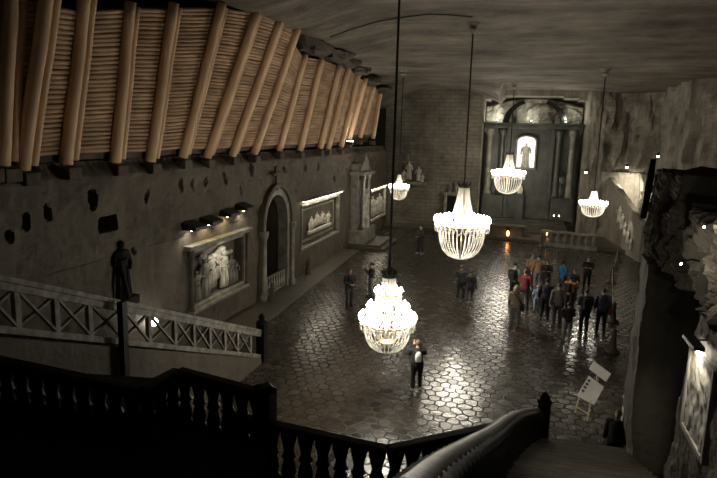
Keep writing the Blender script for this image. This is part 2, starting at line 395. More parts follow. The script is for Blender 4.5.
for i, (bt, tp) in enumerate(TOPS):
    d = (tp - bt); ext = 1.0 if i > 3 else 1.12
    rr = .165 if i < 11 else .18
    t = thing('support_log_pair' if 1 <= i < 12 else 'support_log', bt, '', 'timber', 'leaning support logs on the left wall')
    t['label'] = ('leaning peeled log support on the left wall, %s from the left edge' % ORD[i]) if i else 'leaning peeled log cut off by the left edge of the picture'
    base = Vector((0, 0, 0)); top = d * ext
    def logmesh(off, r, k0=0.0, k1=1.0):
        m_ = MB(); pth = []
        for q in range(9):
            s_ = k0 + (k1 - k0) * q / 8
            pth.append(base.lerp(top, s_) + off + Vector((0, .012 * math.sin(q * 1.1 + i), .008 * math.cos(q * .9 + i * 2))))
        m_.tube(pth, [r * (1.06 - .10 * q / 8 + .03 * math.sin(q * 2.3 + i)) for q in range(9)], 12)
        return m_
    logmesh(out + Vector((0, -.02, 0)), rr).build('log', M['log'], t, smooth=True)
    if i < 12: logmesh(out + Vector((-.05, .33 if i < 9 else .3, 0)), rr * .72, .02, .985).build('log', M['log'], t, smooth=True)
    m_ = MB(); m_.obox(Vector((.02, .1, -.22 if i < 14 else -.3)), (.2, 0, 0), (0, .24, 0), (0, 0, .16)); m_.build('foot_block', M['dark'], t, bevel=.03)
for i in range(len(TOPS) - 1):
    (b0, t0), (b1, t1) = TOPS[i], TOPS[i + 1]
    if abs(t0.z - t1.z) > .5: t0, t1 = (t0.lerp(b0, .08), t1) if t0.z > t1.z else (t0, t1)
    L_ = ((t0 - b0).length + (t1 - b1).length) / 2
    n = int(L_ / .122); mb = MB()
    for k in range(1, n - 1):
        s_ = (k + .5) / n * .985 + .045 
        if s_ > .985: continue
        a = b0.lerp(t0, s_) + Vector((-.05, -.02, 0)); c = b1.lerp(t1, s_) + Vector((-.05, .05, 0))
        j = random.uniform(-.012, .012)
        mid = (a + c) / 2 + Vector((0, 0, j))
        r = random.uniform(.058, .068)
        mb.tube([a, mid, c], [r, r, r * .93], 7)
    # dark boards behind the thin logs
    q = [b0.lerp(t0, .03), b1.lerp(t1, .03), b1.lerp(t1, .985), b0.lerp(t0, .985)]
    o = mb.build('thin_log_panel', M['lag'], loc=b0, smooth=True)
    tag(o, 'panel of stacked thin horizontal logs, %s bay of the timber lining counted from the left' % ORD[i], 'log panel', 'thin log panels between the leaning supports')
    bk = MB(); bk.prism([p + Vector((-.12, 0, 0)) - b0 for p in q], (-.05, 0, 0)); bk.build('backing_board', M['dark'], o)
# broken rock between the timber and the vault
for k, (x, y, z, s) in enumerate([(-9.9, 27.5, 12.0, .8), (-9.7, 30.5, 12.0, .7), (-10, 33.5, 12.0, .65), (-10.2, 37, 11.9, .6), (-10.6, 41, 11.6, .7), (-10.9, 46, 11.4, .7)]):
    m_ = MB(); m_.ball((0, 0, 0), s, s * 2, s * .55, 14)
    m_.v = [tuple(Vector(v) * (1 + .5 * nz(v[0] * 2 + k, v[1] * 2, v[2] * 2))) for v in m_.v]
    o = m_.build('rock_lump', M['dark'], loc=None); o.location = (x, y, z)
    tag(o, 'broken rock hanging above the timber lining, %s lump from the left' % ORD[k], 'rock', 'rock lumps above the timber lining')

# ------------------------------------------------------------------ sculpture helpers (relief figures)
def figure_mb(h=1.6, seed=0, robe=True, n=12):
    rnd = random.Random(seed); m_ = MB()
    w = h * .16
    m_.lathe([(w * 1.15, 0), (w * 1.0, h * .15), (w * .9, h * .45), (w * .75, h * .58), (w * 1.12, h * .74), (w * .95, h * .82), (w * .34, h * .855), (w * .32, h * .87)], (0, 0, 0), n, sy=.62)
    m_.ball((0, 0, h * .93), h * .058, h * .065, h * .075, 10)
    for sg in (-1, 1):
        e = Vector((sg * w * 1.35, rnd.uniform(-.05, .12), h * rnd.uniform(.52, .62)))
        wr = Vector((sg * w * rnd.uniform(.2, .9), .16 + rnd.uniform(0, .08), h * rnd.uniform(.52, .8)))
        m_.tube([(sg * w * .95, 0, h * .79), e, wr], [h * .042, h * .036, h * .026], 8)
        m_.ball(wr, h * .03, n=6)
    for q in range(5):
        a = rnd.uniform(-1.2, 1.2)
        m_.tube([(w * .75 * math.sin(a), w * .5 * math.cos(a) + .02, h * .55), (w * 1.0 * math.sin(a * 1.1), w * .62 * math.cos(a), h * .02)], [h * .012, h * .03], 5)
    return m_
def put(o, p, rz, sx=1.0):
    o.location = p; o.rotation_euler.z = rz; o.scale = (sx, 1, 1); return o

# ------------------------------------------------------------------ relief panel one (nearest, four hooded lamps)
def rect_frame(m_, y0, y1, z0, z1, w, x0, x1):
    m_.box(x0, x1, y0 - w, y1 + w, z1, z1 + w); m_.box(x0, x1, y0 - w, y1 + w, z0 - w, z0)
    m_.box(x0, x1, y0 - w, y0, z0, z1); m_.box(x0, x1, y1, y1 + w, z0, z1); return m_
t = thing('carved_relief', (WX, 21.45, 1.4), 'deep carved relief panel under four hooded lamps, nearest on the left wall', 'relief', 'carved relief panels on the left wall')
loc = Vector(t.location)
def child(m_, name, mat, par=t, **k):
    m_.v = [tuple(Vector(v) - par.matrix_basis.translation) for v in m_.v]
    return m_.build(name, mat, par, **k)
child(rect_frame(MB(), 19.35, 23.55, 1.45, 3.45, .14, WX - .3, WX + .10), 'frame', M['carved'], bevel=.03)
m_ = MB(); m_.box(WX - .1, WX + .22, 19.0, 23.9, 3.6, 3.72); m_.box(WX - .1, WX + .3, 18.9, 24.0, 3.72, 3.80); child(m_, 'cornice', M['carved'], bevel=.02)
m_ = MB(); m_.box(WX - .1, WX + .25, 19.1, 23.8, 1.18, 1.31); child(m_, 'sill', M['carved'], bevel=.02)
for yy in (19.15, 23.72):
    m_ = MB(); m_.lathe([(.10, 1.31), (.10, 1.42), (.07, 1.46), (.065, 3.4), (.10, 3.46), (.10, 3.6)], (WX + .16, yy, 0), 10); child(m_, 'column', M['dark'], smooth=False)
rnd = random.Random(3)
for k, (yy, h, zz) in enumerate([(20.0, 1.15, 1.5), (20.6, 1.55, 1.5), (21.15, 1.35, 1.75), (21.6, 1.2, 2.0), (22.1, 1.5, 1.55), (22.75, 1.25, 1.5), (23.15, .95, 1.5)]):
    m_ = figure_mb(h, k); m_.v = [((WX - .14) + v[1] * .9, yy - v[0] * 1.25, zz + v[2]) for v in m_.v]
    child(m_, 'carved_figure', M['carve'] if 1 < k < 5 else M['carved'], smooth=True)  # paler salt on the middle figures paints the lamplight there
m_ = MB()
for q in range(16):
    m_.ball((WX - .18, 21.6 + rnd.uniform(-1.1, 1.1), 2.9 + rnd.uniform(-.25, .3)), .12, .25, .12, 8)
child(m_, 'carved_cloud', M['carve'], smooth=True)
# hooded lamps
for k, (px, py) in enumerate([(195, 232), (212, 226), (230, 218), (246, 212)]):
    p = on_x(px, py, WX + .35)
    t2 = thing('hooded_lamp', (WX, p.y, p.z + .12), '%s of four black hooded lamps above the nearest carved relief' % ['leftmost', 'second from left', 'third from left', 'rightmost'][k], 'lamp', 'hooded lamps over the nearest relief')
    m_ = MB(); m_.prism([(0, -.42, .28), (.62, -.42, .10), (.62, -.42, -.02), (.05, -.42, -.02)], (0, .84, 0)); m_.build('hood', M['metal'], t2, bevel=.015)
    m_ = MB(); m_.tube([(.3, -.18, -.05), (.3, .18, -.05)], .035, 8); m_.build('bulb', M['ylamp' if k in (2, 3) else 'lamp'], t2)
    m_ = MB(); m_.bar((-.05, 0, .1), (.1, 0, .1), .1, .1); m_.build('bracket', M['metal'], t2)

# ------------------------------------------------------------------ portal
t = thing('arched_portal', (WX, ARC_Y, 0), 'tall arched stone portal with carved surround and cross on top', 'portal')
m_ = MB()
def arch(y0, r, zs, n=18, up=1.05): return [(WX + .0, y0 - r, 0)] + [(WX + .0, y0 - r * math.cos(PI * i / n), zs + r * up * math.sin(PI * i / n)) for i in range(n + 1)] + [(WX, y0 + r, 0)]
m_.strip([Vector(p) + Vector((-.35, 0, 0)) for p in arch(ARC_Y, ARC_R - .12, ARC_Z)], [Vector(p) + Vector((-.35, 0, 0)) for p in arch(ARC_Y, ARC_R + .22, ARC_Z)], (.55, 0, 0))
child(m_, 'surround', M['carved'], t, bevel=.02)
m_ = MB(); m_.strip([Vector(p) for p in arch(ARC_Y, ARC_R + .22, ARC_Z)], [Vector(p) for p in arch(ARC_Y, ARC_R + .42, ARC_Z)], (.32, 0, 0)); child(m_, 'outer_moulding', M['left'], t, bevel=.02)
for sg in (-1, 1):
    m_ = MB(); m_.lathe([(.2, 0), (.2, .35), (.13, .42), (.12, 3.0), (.2, 3.15), (.22, 3.4)], (WX + .28, ARC_Y + sg * 1.75, 0), 12); child(m_, 'column', M['carved'], t, smooth=True)
m_ = MB(); m_.bar((WX + .2, ARC_Y - .1, 5.2), (WX + .2, ARC_Y - .25, 6.35), .14, .14); m_.bar((WX + .2, ARC_Y - .55, 5.95), (WX + .2, ARC_Y + .25, 6.05), .12, .12); child(m_, 'cross', M['dark'], t, bevel=.02)
m_ = figure_mb(1.7, 12); m_.v = [(WX - 1.7 + v[1], ARC_Y + .1 - v[0], .9 + v[2]) for v in m_.v]; m_.box(WX - 2, WX - 1.4, ARC_Y - .35, ARC_Y + .5, 0, .9)
o = m_.build('portal_statue', M['altar'], loc=(WX - 1.7, ARC_Y + .1, 0), smooth=False); tag(o, 'dim robed statue on a block inside the arched portal', 'statue')
t = thing('portal_gate', (WX + .05, ARC_Y, 0), 'low pale balustrade gate across the foot of the arched portal', 'gate')
m_ = MB(); m_.box(-.05, .05, -1.3, 1.3, .95, 1.02); m_.box(-.05, .05, -1.3, 1.3, .12, .2); m_.build('rail', M['carved'], t)
for k in range(9):
    m_ = MB(); m_.lathe([(.035, 0), (.06, .25), (.03, .55), (.04, .75)], (0, -1.2 + .3 * k, .2), 8); m_.build('baluster', M['carve'], t, smooth=True)

# ------------------------------------------------------------------ relief two (long, bright lamp strip)
t = thing('carved_relief', (WX, 34.2, 1.5), 'long framed relief with a huddle of figures under a bright light strip', 'relief', 'carved relief panels on the left wall')
child(rect_frame(MB(), 30.9, 37.6, 1.6, 3.9, .16, WX - .28, WX + .06), 'frame', M['carved'], t, bevel=.04)
child(rect_frame(MB(), 31.4, 37.1, 1.9, 3.6, .12, WX - .28, WX - .18), 'inner_moulding', M['carved'], t, bevel=.03)
rnd = random.Random(5)
for k in range(12):
    yy = 32.5 + k * .32; h = .62 + .18 * math.sin(k * 1.9)
    m_ = figure_mb(h, 40 + k); m_.v = [(WX - .14 + v[1] * .7, yy - v[0] * 1.5, 2.3 + .2 * math.sin(k / 11 * PI) + v[2]) for v in m_.v]
    child(m_, 'carved_figure', M['carve'], t, smooth=True)
m_ = MB(); m_.box(WX - .2, WX + .0, 32.2, 36.3, 2.16, 2.34); child(m_, 'carved_table', M['carve'], t, bevel=.03)
t = thing('light_strip', (WX, 34.2, 4.2), 'bright light strip along the top of the long relief', 'lamp', 'light strips over the far reliefs')
m_ = MB(); m_.box(0, .34, -3.6, 3.6, .05, .11); m_.build('cover', M['carve'], t)
m_ = MB(); m_.box(.08, .26, -3.4, 3.4, .0, .05); m_.build('tube', M['lamp'], t)
# ------------------------------------------------------------------ relief three
t = thing('carved_relief', (WX, 48.5, 1.2), 'farthest framed relief on the left wall beside the side altar', 'relief', 'carved relief panels on the left wall')
child(rect_frame(MB(), 45.9, 51.2, 1.2, 3.4, .2, WX - .2, WX + .1), 'frame', M['carve'], t, bevel=.03)
for k in range(6):
    m_ = figure_mb(1.5 + .2 * math.sin(k * 2), 70 + k); m_.v = [(WX - .12 + v[1] * .7, 46.6 + k * .8 - v[0] * 1.4, 1.3 + v[2]) for v in m_.v]
    child(m_, 'carved_figure', M['carve'], t, smooth=True)
t = thing('light_strip', (WX, 48.5, 3.65), 'bright light strip along the top of the farthest left relief', 'lamp', 'light strips over the far reliefs')
m_ = MB(); m_.box(0, .3, -2.8, 2.8, .03, .08); m_.build('cover', M['carve'], t)
m_ = MB(); m_.box(.06, .22, -2.6, 2.6, -.02, .03); m_.build('tube', M['lamp'], t)

# ------------------------------------------------------------------ side altar with columns and statue
t = thing('side_altar', (WX, 41.8, 0), 'tall carved side altar with thin columns on the left wall', 'altar')
m_ = MB(); m_.box(WX - .1, WX + 1.1, 40.2, 43.6, .0, 1.25); child(m_, 'altar_base', M['carved'], t, bevel=.04)
m_ = MB(); m_.box(WX - .1, WX + .5, 40.6, 43.2, 1.25, 5.9); child(m_, 'back_panel', M['carved'], t, bevel=.05)
for yy in (40.75, 41.2, 42.6, 43.05):
    m_ = MB(); m_.lathe([(.16, 1.25), (.16, 1.5), (.10, 1.6), (.09, 4.7), (.16, 4.85), (.18, 5.1)], (WX + .75, yy, 0), 10); child(m_, 'column', M['carve'] if yy in (41.2, 42.6) else M['dark'], t, smooth=True)
m_ = MB(); m_.box(WX - .1, WX + 1.0, 40.4, 43.4, 5.1, 5.35); m_.prism([(WX, 40.4, 5.35), (WX, 43.4, 5.35), (WX, 41.9, 6.6)], (.7, 0, 0)); child(m_, 'pediment', M['carved'], t, bevel=.03)
m_ = figure_mb(2.1, 88); m_.v = [(WX + .72 + v[1], 41.9 - v[0], 2.0 + v[2]) for v in m_.v]
m_.box(WX + .45, WX + .98, 41.6, 42.2, 1.25, 2.0)
tag(m_.build('altar_statue', M['carve'], loc=(WX + .72, 41.9, 1.25), smooth=False), 'pale statue standing between the columns of the side altar', 'statue')
m_ = MB(); m_.box(WX, -9.0, 39.9, 44.3, .0, .16); m_.box(WX, -9.4, 40.1, 44.1, .16, .32)
tag(m_.build('altar_step', M['border'], bevel=.03), 'broad low step in front of the left side altar', 'step')
# lamp on the wall top by the last timbers
p = on_x(350, 143, -11.2)
t = thing('flood_lamp', p, 'glaring white flood lamp among the last leaning logs on the left', 'lamp')
m_ = MB(); m_.box(-.22, .22, -.25, .25, -.12, .1); m_.build('housing', M['metal'], t, bevel=.02)
m_ = MB(); m_.box(-.18, .18, -.2, .2, .1, .13); m_.build('lamp_face', M['lampw'], t)
m_ = MB(); m_.tube([(-.1, 0, -.12), (-.5, 0, -.45)], .03, 6); m_.build('bracket', M['metal'], t)

# ------------------------------------------------------------------ statue in the wall niche above the grey stair
m_ = figure_mb(1.75, 9); m_.tube([(.22, .12, 1.1), (.3, .3, .55), (.3, .42, 0.0)], [.09, .07, .06], 8)
m_.v = [(WX + .05 + v[1], 15.35 - v[0], 2.86 + v[2]) for v in m_.v]; m_.box(WX - .5, WX + .35, 14.95, 15.75, 2.6, 2.86)
tag(m_.build('dark_statue', M['black'], loc=(WX, 15.35, 2.6), smooth=False), 'dark standing statue against the left wall above the crossed stair railing', 'statue')

# ------------------------------------------------------------------ stage and main altar
m_ = MB(); m_.prism([(-11.9, 51.0, 0), (-8.5, 50.6, 0), (-3.4, 48.6, 0), (1.6, 47.5, 0), (7.9, 45.6, 0), (8.8, 45.4, 0), (8.8, 54, 0), (-11.9, 54, 0)], (0, 0, .28))
tag(m_.build('stage_platform', M['border'], bevel=.04), 'low stone platform at the far end of the chapel', 'platform')
m_ = MB()
for k in range(5): m_.box(-3.3 + k * .12, 3.9 - k * .12, 50.3 + k * .32, 54, .28 + k * .2, .28 + (k + 1) * .2)
tag(m_.build('altar_steps', M['altar'], bevel=.02), 'wide dark steps climbing to the main altar', 'steps')
t = thing('main_altar', (.3, 52.6, 1.28), 'tall dark main altar with columns and entablature in the end wall', 'altar')
Y0 = 52.6
m_ = MB(); m_.box(-3.4, 4.05, Y0, Y0 + .5, 1.28, 8.9); child(m_, 'back_panel', M['altar'], t, bevel=.03)
m_ = MB(); m_.box(-3.5, 4.2, Y0 - .9, Y0 + .4, 8.75, 9.05); m_.box(-3.65, 4.33, Y0 - 1.05, Y0 + .4, 9.05, 9.2); child(m_, 'entablature', M['altar'], t, bevel=.04)
m_ = MB(); m_.box(-3.4, -1.6, Y0 - .7, Y0, 1.28, 3.2); child(m_, 'pedestal', M['altar'], t, bevel=.05)
m_ = MB(); m_.box(2.2, 4.05, Y0 - .7, Y0, 1.28, 3.2); child(m_, 'pedestal', M['altar'], t, bevel=.05)
for xx in (-3.0, -2.0, 2.5, 3.55):
    m_ = MB(); m_.lathe([(.34, 3.2), (.34, 3.45), (.25, 3.6), (.235, 6), (.22, 8.1), (.3, 8.25), (.36, 8.5), (.38, 8.75)], (xx, Y0 - .42, 0), 16); child(m_, 'column', M['carved'] if xx in (-3.0, 3.55) else M['altar'], t, smooth=True)
for k, xx in enumerate((-1.45, 2.0)):
    m_ = MB(); m_.box(xx - .17, xx + .17, Y0 - .3, Y0, 1.28, 8.75); child(m_, 'pilaster', M['altar'], t, bevel=.03)
# lit niche
q0 = on_y(516, 167, Y0 - .1); q1 = on_y(536, 137, Y0 - .1)
cx_, w_ = (q0.x + q1.x) / 2, (q1.x - q0.x) / 2; zb, zt = q0.z, q1.z
m_ = MB(); arc = lambda w, zb_, zt_, y: [Vector((cx_ - w, y, zb_))] + [Vector((cx_ - w * math.cos(PI * i / 10), y, zt_ - w * .55 + w * .55 * math.sin(PI * i / 10))) for i in range(11)] + [Vector((cx_ + w, y, zb_))]
m_.prism(arc(w_, zb, zt, Y0 - .02), (0, -.03, 0)); 
t3 = thing('lit_niche', (cx_, Y0 - .02, zb), 'bright white arched niche glowing in the middle of the main altar', 'niche')
child(m_, 'glow_panel', M['icon'], t3)
m_ = MB(); ai = arc(w_, zb, zt, Y0 - .45); ao = arc(w_ + .14, zb - .02, zt + .12, Y0 - .45); m_.strip(ai, ao, (0, .45, 0)); m_.box(cx_ - w_ - .14, cx_ + w_ + .14, Y0 - .5, Y0, zb - .16, zb); child(m_, 'frame', M['carved'], t3)
m_ = figure_mb(2.05, 22); m_.v = [(cx_ + v[0] * .95, Y0 - .26 - v[1] * .6, zb + v[2]) for v in m_.v]
tag(m_.build('niche_statue', M['carve'], loc=(cx_, Y0 - .26, zb), smooth=True), 'pale robed statue standing in the glowing altar niche', 'statue')
# statues beside the niche
for k, xx in enumerate((-2.5, 3.02)):
    m_ = figure_mb(2.1, 30 + k); m_.v = [(xx + v[0], Y0 - .35 - v[1], 3.2 + v[2]) for v in m_.v]
    tag(m_.build('altar_statue', M['altar'], loc=(xx, Y0 - .35, 3.2), smooth=True), 'dark statue between the %s pair of main altar columns' % ('left', 'right')[k], 'statue', 'dark statues on the main altar')
# lunette above the entablature
t4 = thing('altar_lunette', (.3, 52.8, 9.2), 'rough arched lunette with dark curved ribs lit above the main altar', 'lunette')
m_ = MB(); m_.grid(40, 12, lambda u, v: (-3.5 + 7.7 * u, 53.1 + .25 * nz(u * 9, v * 3, 4, 1.2), 9.2 + (2.0 * v) * (1 - .35 * (2 * u - 1) ** 2)))
m_.v = [v for v in m_.v]; child(m_, 'rock_face', M['right'], t4)
for sg in (-1, 1):
    cxx = .45
    inn = [Vector((cxx + sg * (2.05 * math.cos(a)), 52.5, 9.2 + 1.75 * math.sin(a))) for a in [PI / 2 * i / 12 * .75 for i in range(13)]]
    ou = [Vector((cxx + sg * (2.55 * math.cos(a)), 52.5, 9.2 + 2.0 * math.sin(a))) for a in [PI / 2 * i / 12 * .75 for i in range(13)]]
    m_ = MB(); m_.strip(inn, ou, (0, .3, 0)); child(m_, 'curved_rib', M['black'], t4)
for k, (px, py, e) in enumerate([(497, 117, 1), (531, 118, 1), (566, 117, 1)]):
    p = on_y(px, py + 3, 52.3); p.z = 9.2
    t5 = thing('uplight', p, 'small uplight behind the altar cornice, %s of three' % ('left', 'middle', 'right')[k], 'lamp', 'uplights on the altar cornice')
    m_ = MB(); m_.lathe([(.06, 0), (.1, .14), (.1, .16)], n=10); m_.build('housing', M['metal'], t5)
    m_ = MB(); m_.lathe([(.08, .16), (.08, .17)], n=10); m_.build('lamp_face', M['lampw'], t5)
# altar table with glowing lantern
t = thing('altar_table', (-1.05, 48.9, .28), 'dark stone altar table with tapering sides on the platform', 'table')
m_ = MB(); m_.prism([(-1.35, -.4, .74), (1.35, -.4, .74), (1.15, -.4, 0), (-1.1, -.4, 0)], (0, .8, 0)); m_.build('base', M['dark'], t, bevel=.03)
m_ = MB(); m_.box(-1.5, 1.5, -.5, .5, .74, .86); m_.build('tabletop', M['border'], t, bevel=.03)
def lantern(p, label, s=1.0):
    t = thing('lantern', p, label, 'lantern', 'glowing lanterns on the platform')
    m_ = MB(); m_.box(-.16, .16, -.16, .16, 0, .04); m_.box(-.16, .16, -.16, .16, .5, .54)
    for a in (-1, 1):
        for b_ in (-1, 1): m_.bar((a * .14, b_ * .14, 0), (a * .14, b_ * .14, .5), .03, .03)
    m_.lathe([(.14, .54), (.03, .66)], n=8); m_.build('case', M['metal'], t)
    m_ = MB(); m_.lathe([(.05, .04), (.11, .14), (.12, .26), (.07, .4), (.02, .46)], n=12); m_.build('flame_globe', M['candle'], t, smooth=True)
    t.scale = (s, s, s)
lantern(Vector((-.95, 48.35, .28)), 'orange glowing lantern in front of the dark altar table', 1.0)
lantern(Vector((on_y(546, 228, 49.4).x, 49.4, .28)), 'orange glowing lantern on the platform right of the altar table', 1.25)
m_ = MB(); 
for (px, py, lab) in [(554, 216, 'left'), (559, 216, 'right')]:
    p = on_y(px, py, 50.0)
    t = thing('altar_candle', Vector((p.x, 50.0, .28)), 'tall stand candle before the main altar steps, %s one of the pair' % lab, 'candle', 'tall candles by the main altar')
    m_ = MB(); m_.lathe([(.16, 0), (.03, .1), (.025, p.z - .5), (.06, p.z - .48), (.04, p.z - .46), (.04, p.z - .33)], n=8); m_.build('stand', M['metal'], t)
    m_ = MB(); m_.ball((0, 0, p.z - .27), .055, n=8); m_.build('flame', M['lamp'], t)
# oval medallion low in the altar
p = on_y(520, 190, 51.9)
m_ = MB(); m_.ball((0, 0, 0), .26, .06, .38, 16); o = m_.build('oval_medallion', M['carve'], smooth=True); o.location = p
tag(o, 'pale oval medallion standing low in front of the main altar', 'medallion')
m_ = MB(); m_.box(p.x - .35, p.x + .35, 51.7, 52.1, 1.28, p.z - .3); tag(m_.build('medallion_plinth', M['altar'], bevel=.03), 'dark plinth under the pale oval medallion', 'plinth')
# communion balustrade
t = thing('communion_rail', (3.5, 46.35, 0), 'short pale stone balustrade at the edge of the platform', 'balustrade')
a = on_y(540, 248, 47.0); b = on_y(597, 250, 46.2); a.z = b.z = 0
m_ = MB(); m_.bar(a + Vector((0, 0, 1.12)), b + Vector((0, 0, 1.12)), .3, .16); child(m_, 'top_rail', M['carved'], t, bevel=.02)
m_ = MB(); m_.bar(a + Vector((0, 0, .15)), b + Vector((0, 0, .15)), .34, .3); child(m_, 'base_rail', M['carved'], t, bevel=.02)
for k in range(8):
    q = a.lerp(b, (k + .5) / 8); m_ = MB(); m_.lathe([(.17, .3), (.12, .42), (.19, .65), (.11, .9), (.16, 1.04)], (q.x, q.y, 0), 10); child(m_, 'baluster', M['carved'], t, smooth=True)
# carved group and doorway in the back left wall
t = thing('carved_crucifix_group', (-9.6, 51.7, 3.9), 'pale carved figures with a cross high on the block end wall', 'relief')
for k, (dx, h, dz) in enumerate([(-.55, 1.0, .1), (-.1, 1.5, .3), (.75, 1.2, .2), (1.1, .8, .0)]):
    m_ = figure_mb(h, 60 + k); m_.v = [(v[0] + dx, -v[1] - .1, v[2] + dz) for v in m_.v]; m_.build('carved_figure', M['carve'], t, smooth=True)
m_ = MB(); m_.box(-.95, 1.5, -.5, .2, -.15, .1); m_.build('ledge', M['carved'], t, bevel=.04)
m_ = MB(); m_.bar((-.25, .05, .1), (-.25, .05, 2.4), .12, .12); m_.bar((-.75, .05, 1.8), (.25, .05, 1.8), .12, .12); m_.build('cross', M['carved'], t, bevel=.02)
t = thing('side_doorway', (-5.6, 51.9, .28), 'dark doorway with a carved tympanum in the block end wall', 'doorway')
m_ = MB(); m_.box(-.7, .7, -.12, .3, 0, 2.6); m_.build('shade_slab', M['black'], t)  # solid black slab stands for the shade inside the doorway
m_ = MB(); m_.box(-.95, -.7, -.3, .3, 0, 2.7); m_.box(.7, .95, -.3, .3, 0, 2.7); m_.box(-1.05, 1.05, -.35, .3, 2.7, 2.95); m_.build('surround', M['carved'], t, bevel=.03)
for k in range(3):
    m_ = figure_mb(1.1 - .25 * abs(k - 1), 66 + k); m_.v = [(v[0] + (k - 1) * .5, -v[1] - .1, v[2] + 2.95) for v in m_.v]; m_.build('carved_figure', M['carved'], t, smooth=True)
# benches along the far left
for k, (a, b) in enumerate([((398, 224), (420, 222)), ((433, 228), (444, 230))]):
    pass
# small lit relief on the sloping parapet
fr = 0.42; P0 = A.lerp(B, .40); P1 = A.lerp(B, .86); dr = (P1 - P0).normalized(); nr = Vector((-dr.y, dr.x, 0)); nr = nr if nr.x < 0 else -nr
t = thing('small_relief', (P0.lerp(P1, .5).x, P0.lerp(P1, .5).y, .9), 'small lit carving on the sloping parapet at the right', 'relief')
for k in range(5):
    m_ = figure_mb(1.25 - .1 * k, 90 + k); c_ = P0.lerp(P1, (k + .5) / 5) + nr * .1
    m_.v = [(c_.x + dr.x * v[0] * 1.2 + nr.x * v[1], c_.y + dr.y * v[0] * 1.2 + nr.y * v[1], 2.0 - .36 * k + v[2]) for v in m_.v]; child(m_, 'carved_figure', M['carve'], t, smooth=True)
# carved relief on the bright part of the right wall
t = thing('bright_relief', (8.6, 45.5, 3), 'brightly lit carved figures on the far right wall behind the parapet', 'relief')
for k in range(7):
    m_ = figure_mb(1.9, 100 + k); m_.v = [(8.62 - v[1], 43.2 + k * .85 + v[0] * 1.3, 2.75 + v[2]) for v in m_.v]; child(m_, 'carved_figure', M['carve'], t, smooth=True)
m_ = MB(); m_.box(8.3, 9.1, 42.6, 49.5, 2.45, 2.75); child(m_, 'ledge', M['carve'], t, bevel=.04)

# ------------------------------------------------------------------ small spot lamps on the far walls
for k, (px, py, yy, lab) in enumerate([(586, 171, 49.5, 'beside the main altar'), (627, 166, 49.5, 'on the ledge above the bright relief'), (658, 155, 47.8, 'highest on the right rock wall')]):
    p = on_y(px, py, yy)
    t = thing('spot_lamp', p, 'small lit spot lamp ' + lab, 'lamp', 'spot lamps on the right wall')
    m_ = MB(); m_.lathe([(.07, .12), (.10, -.05), (.10, -.07)], n=10); m_.build('housing', M['metal'], t)
    m_ = MB(); m_.ball((0, -.02, -.1), .085, n=8); m_.build('lamp_face', M['lampw'], t)
    m_ = MB(); m_.tube([(0, 0, .1), (.2, .6, .15), (.3, 1.6, .15)], .03, 6); m_.build('bracket', M['metal'], t)

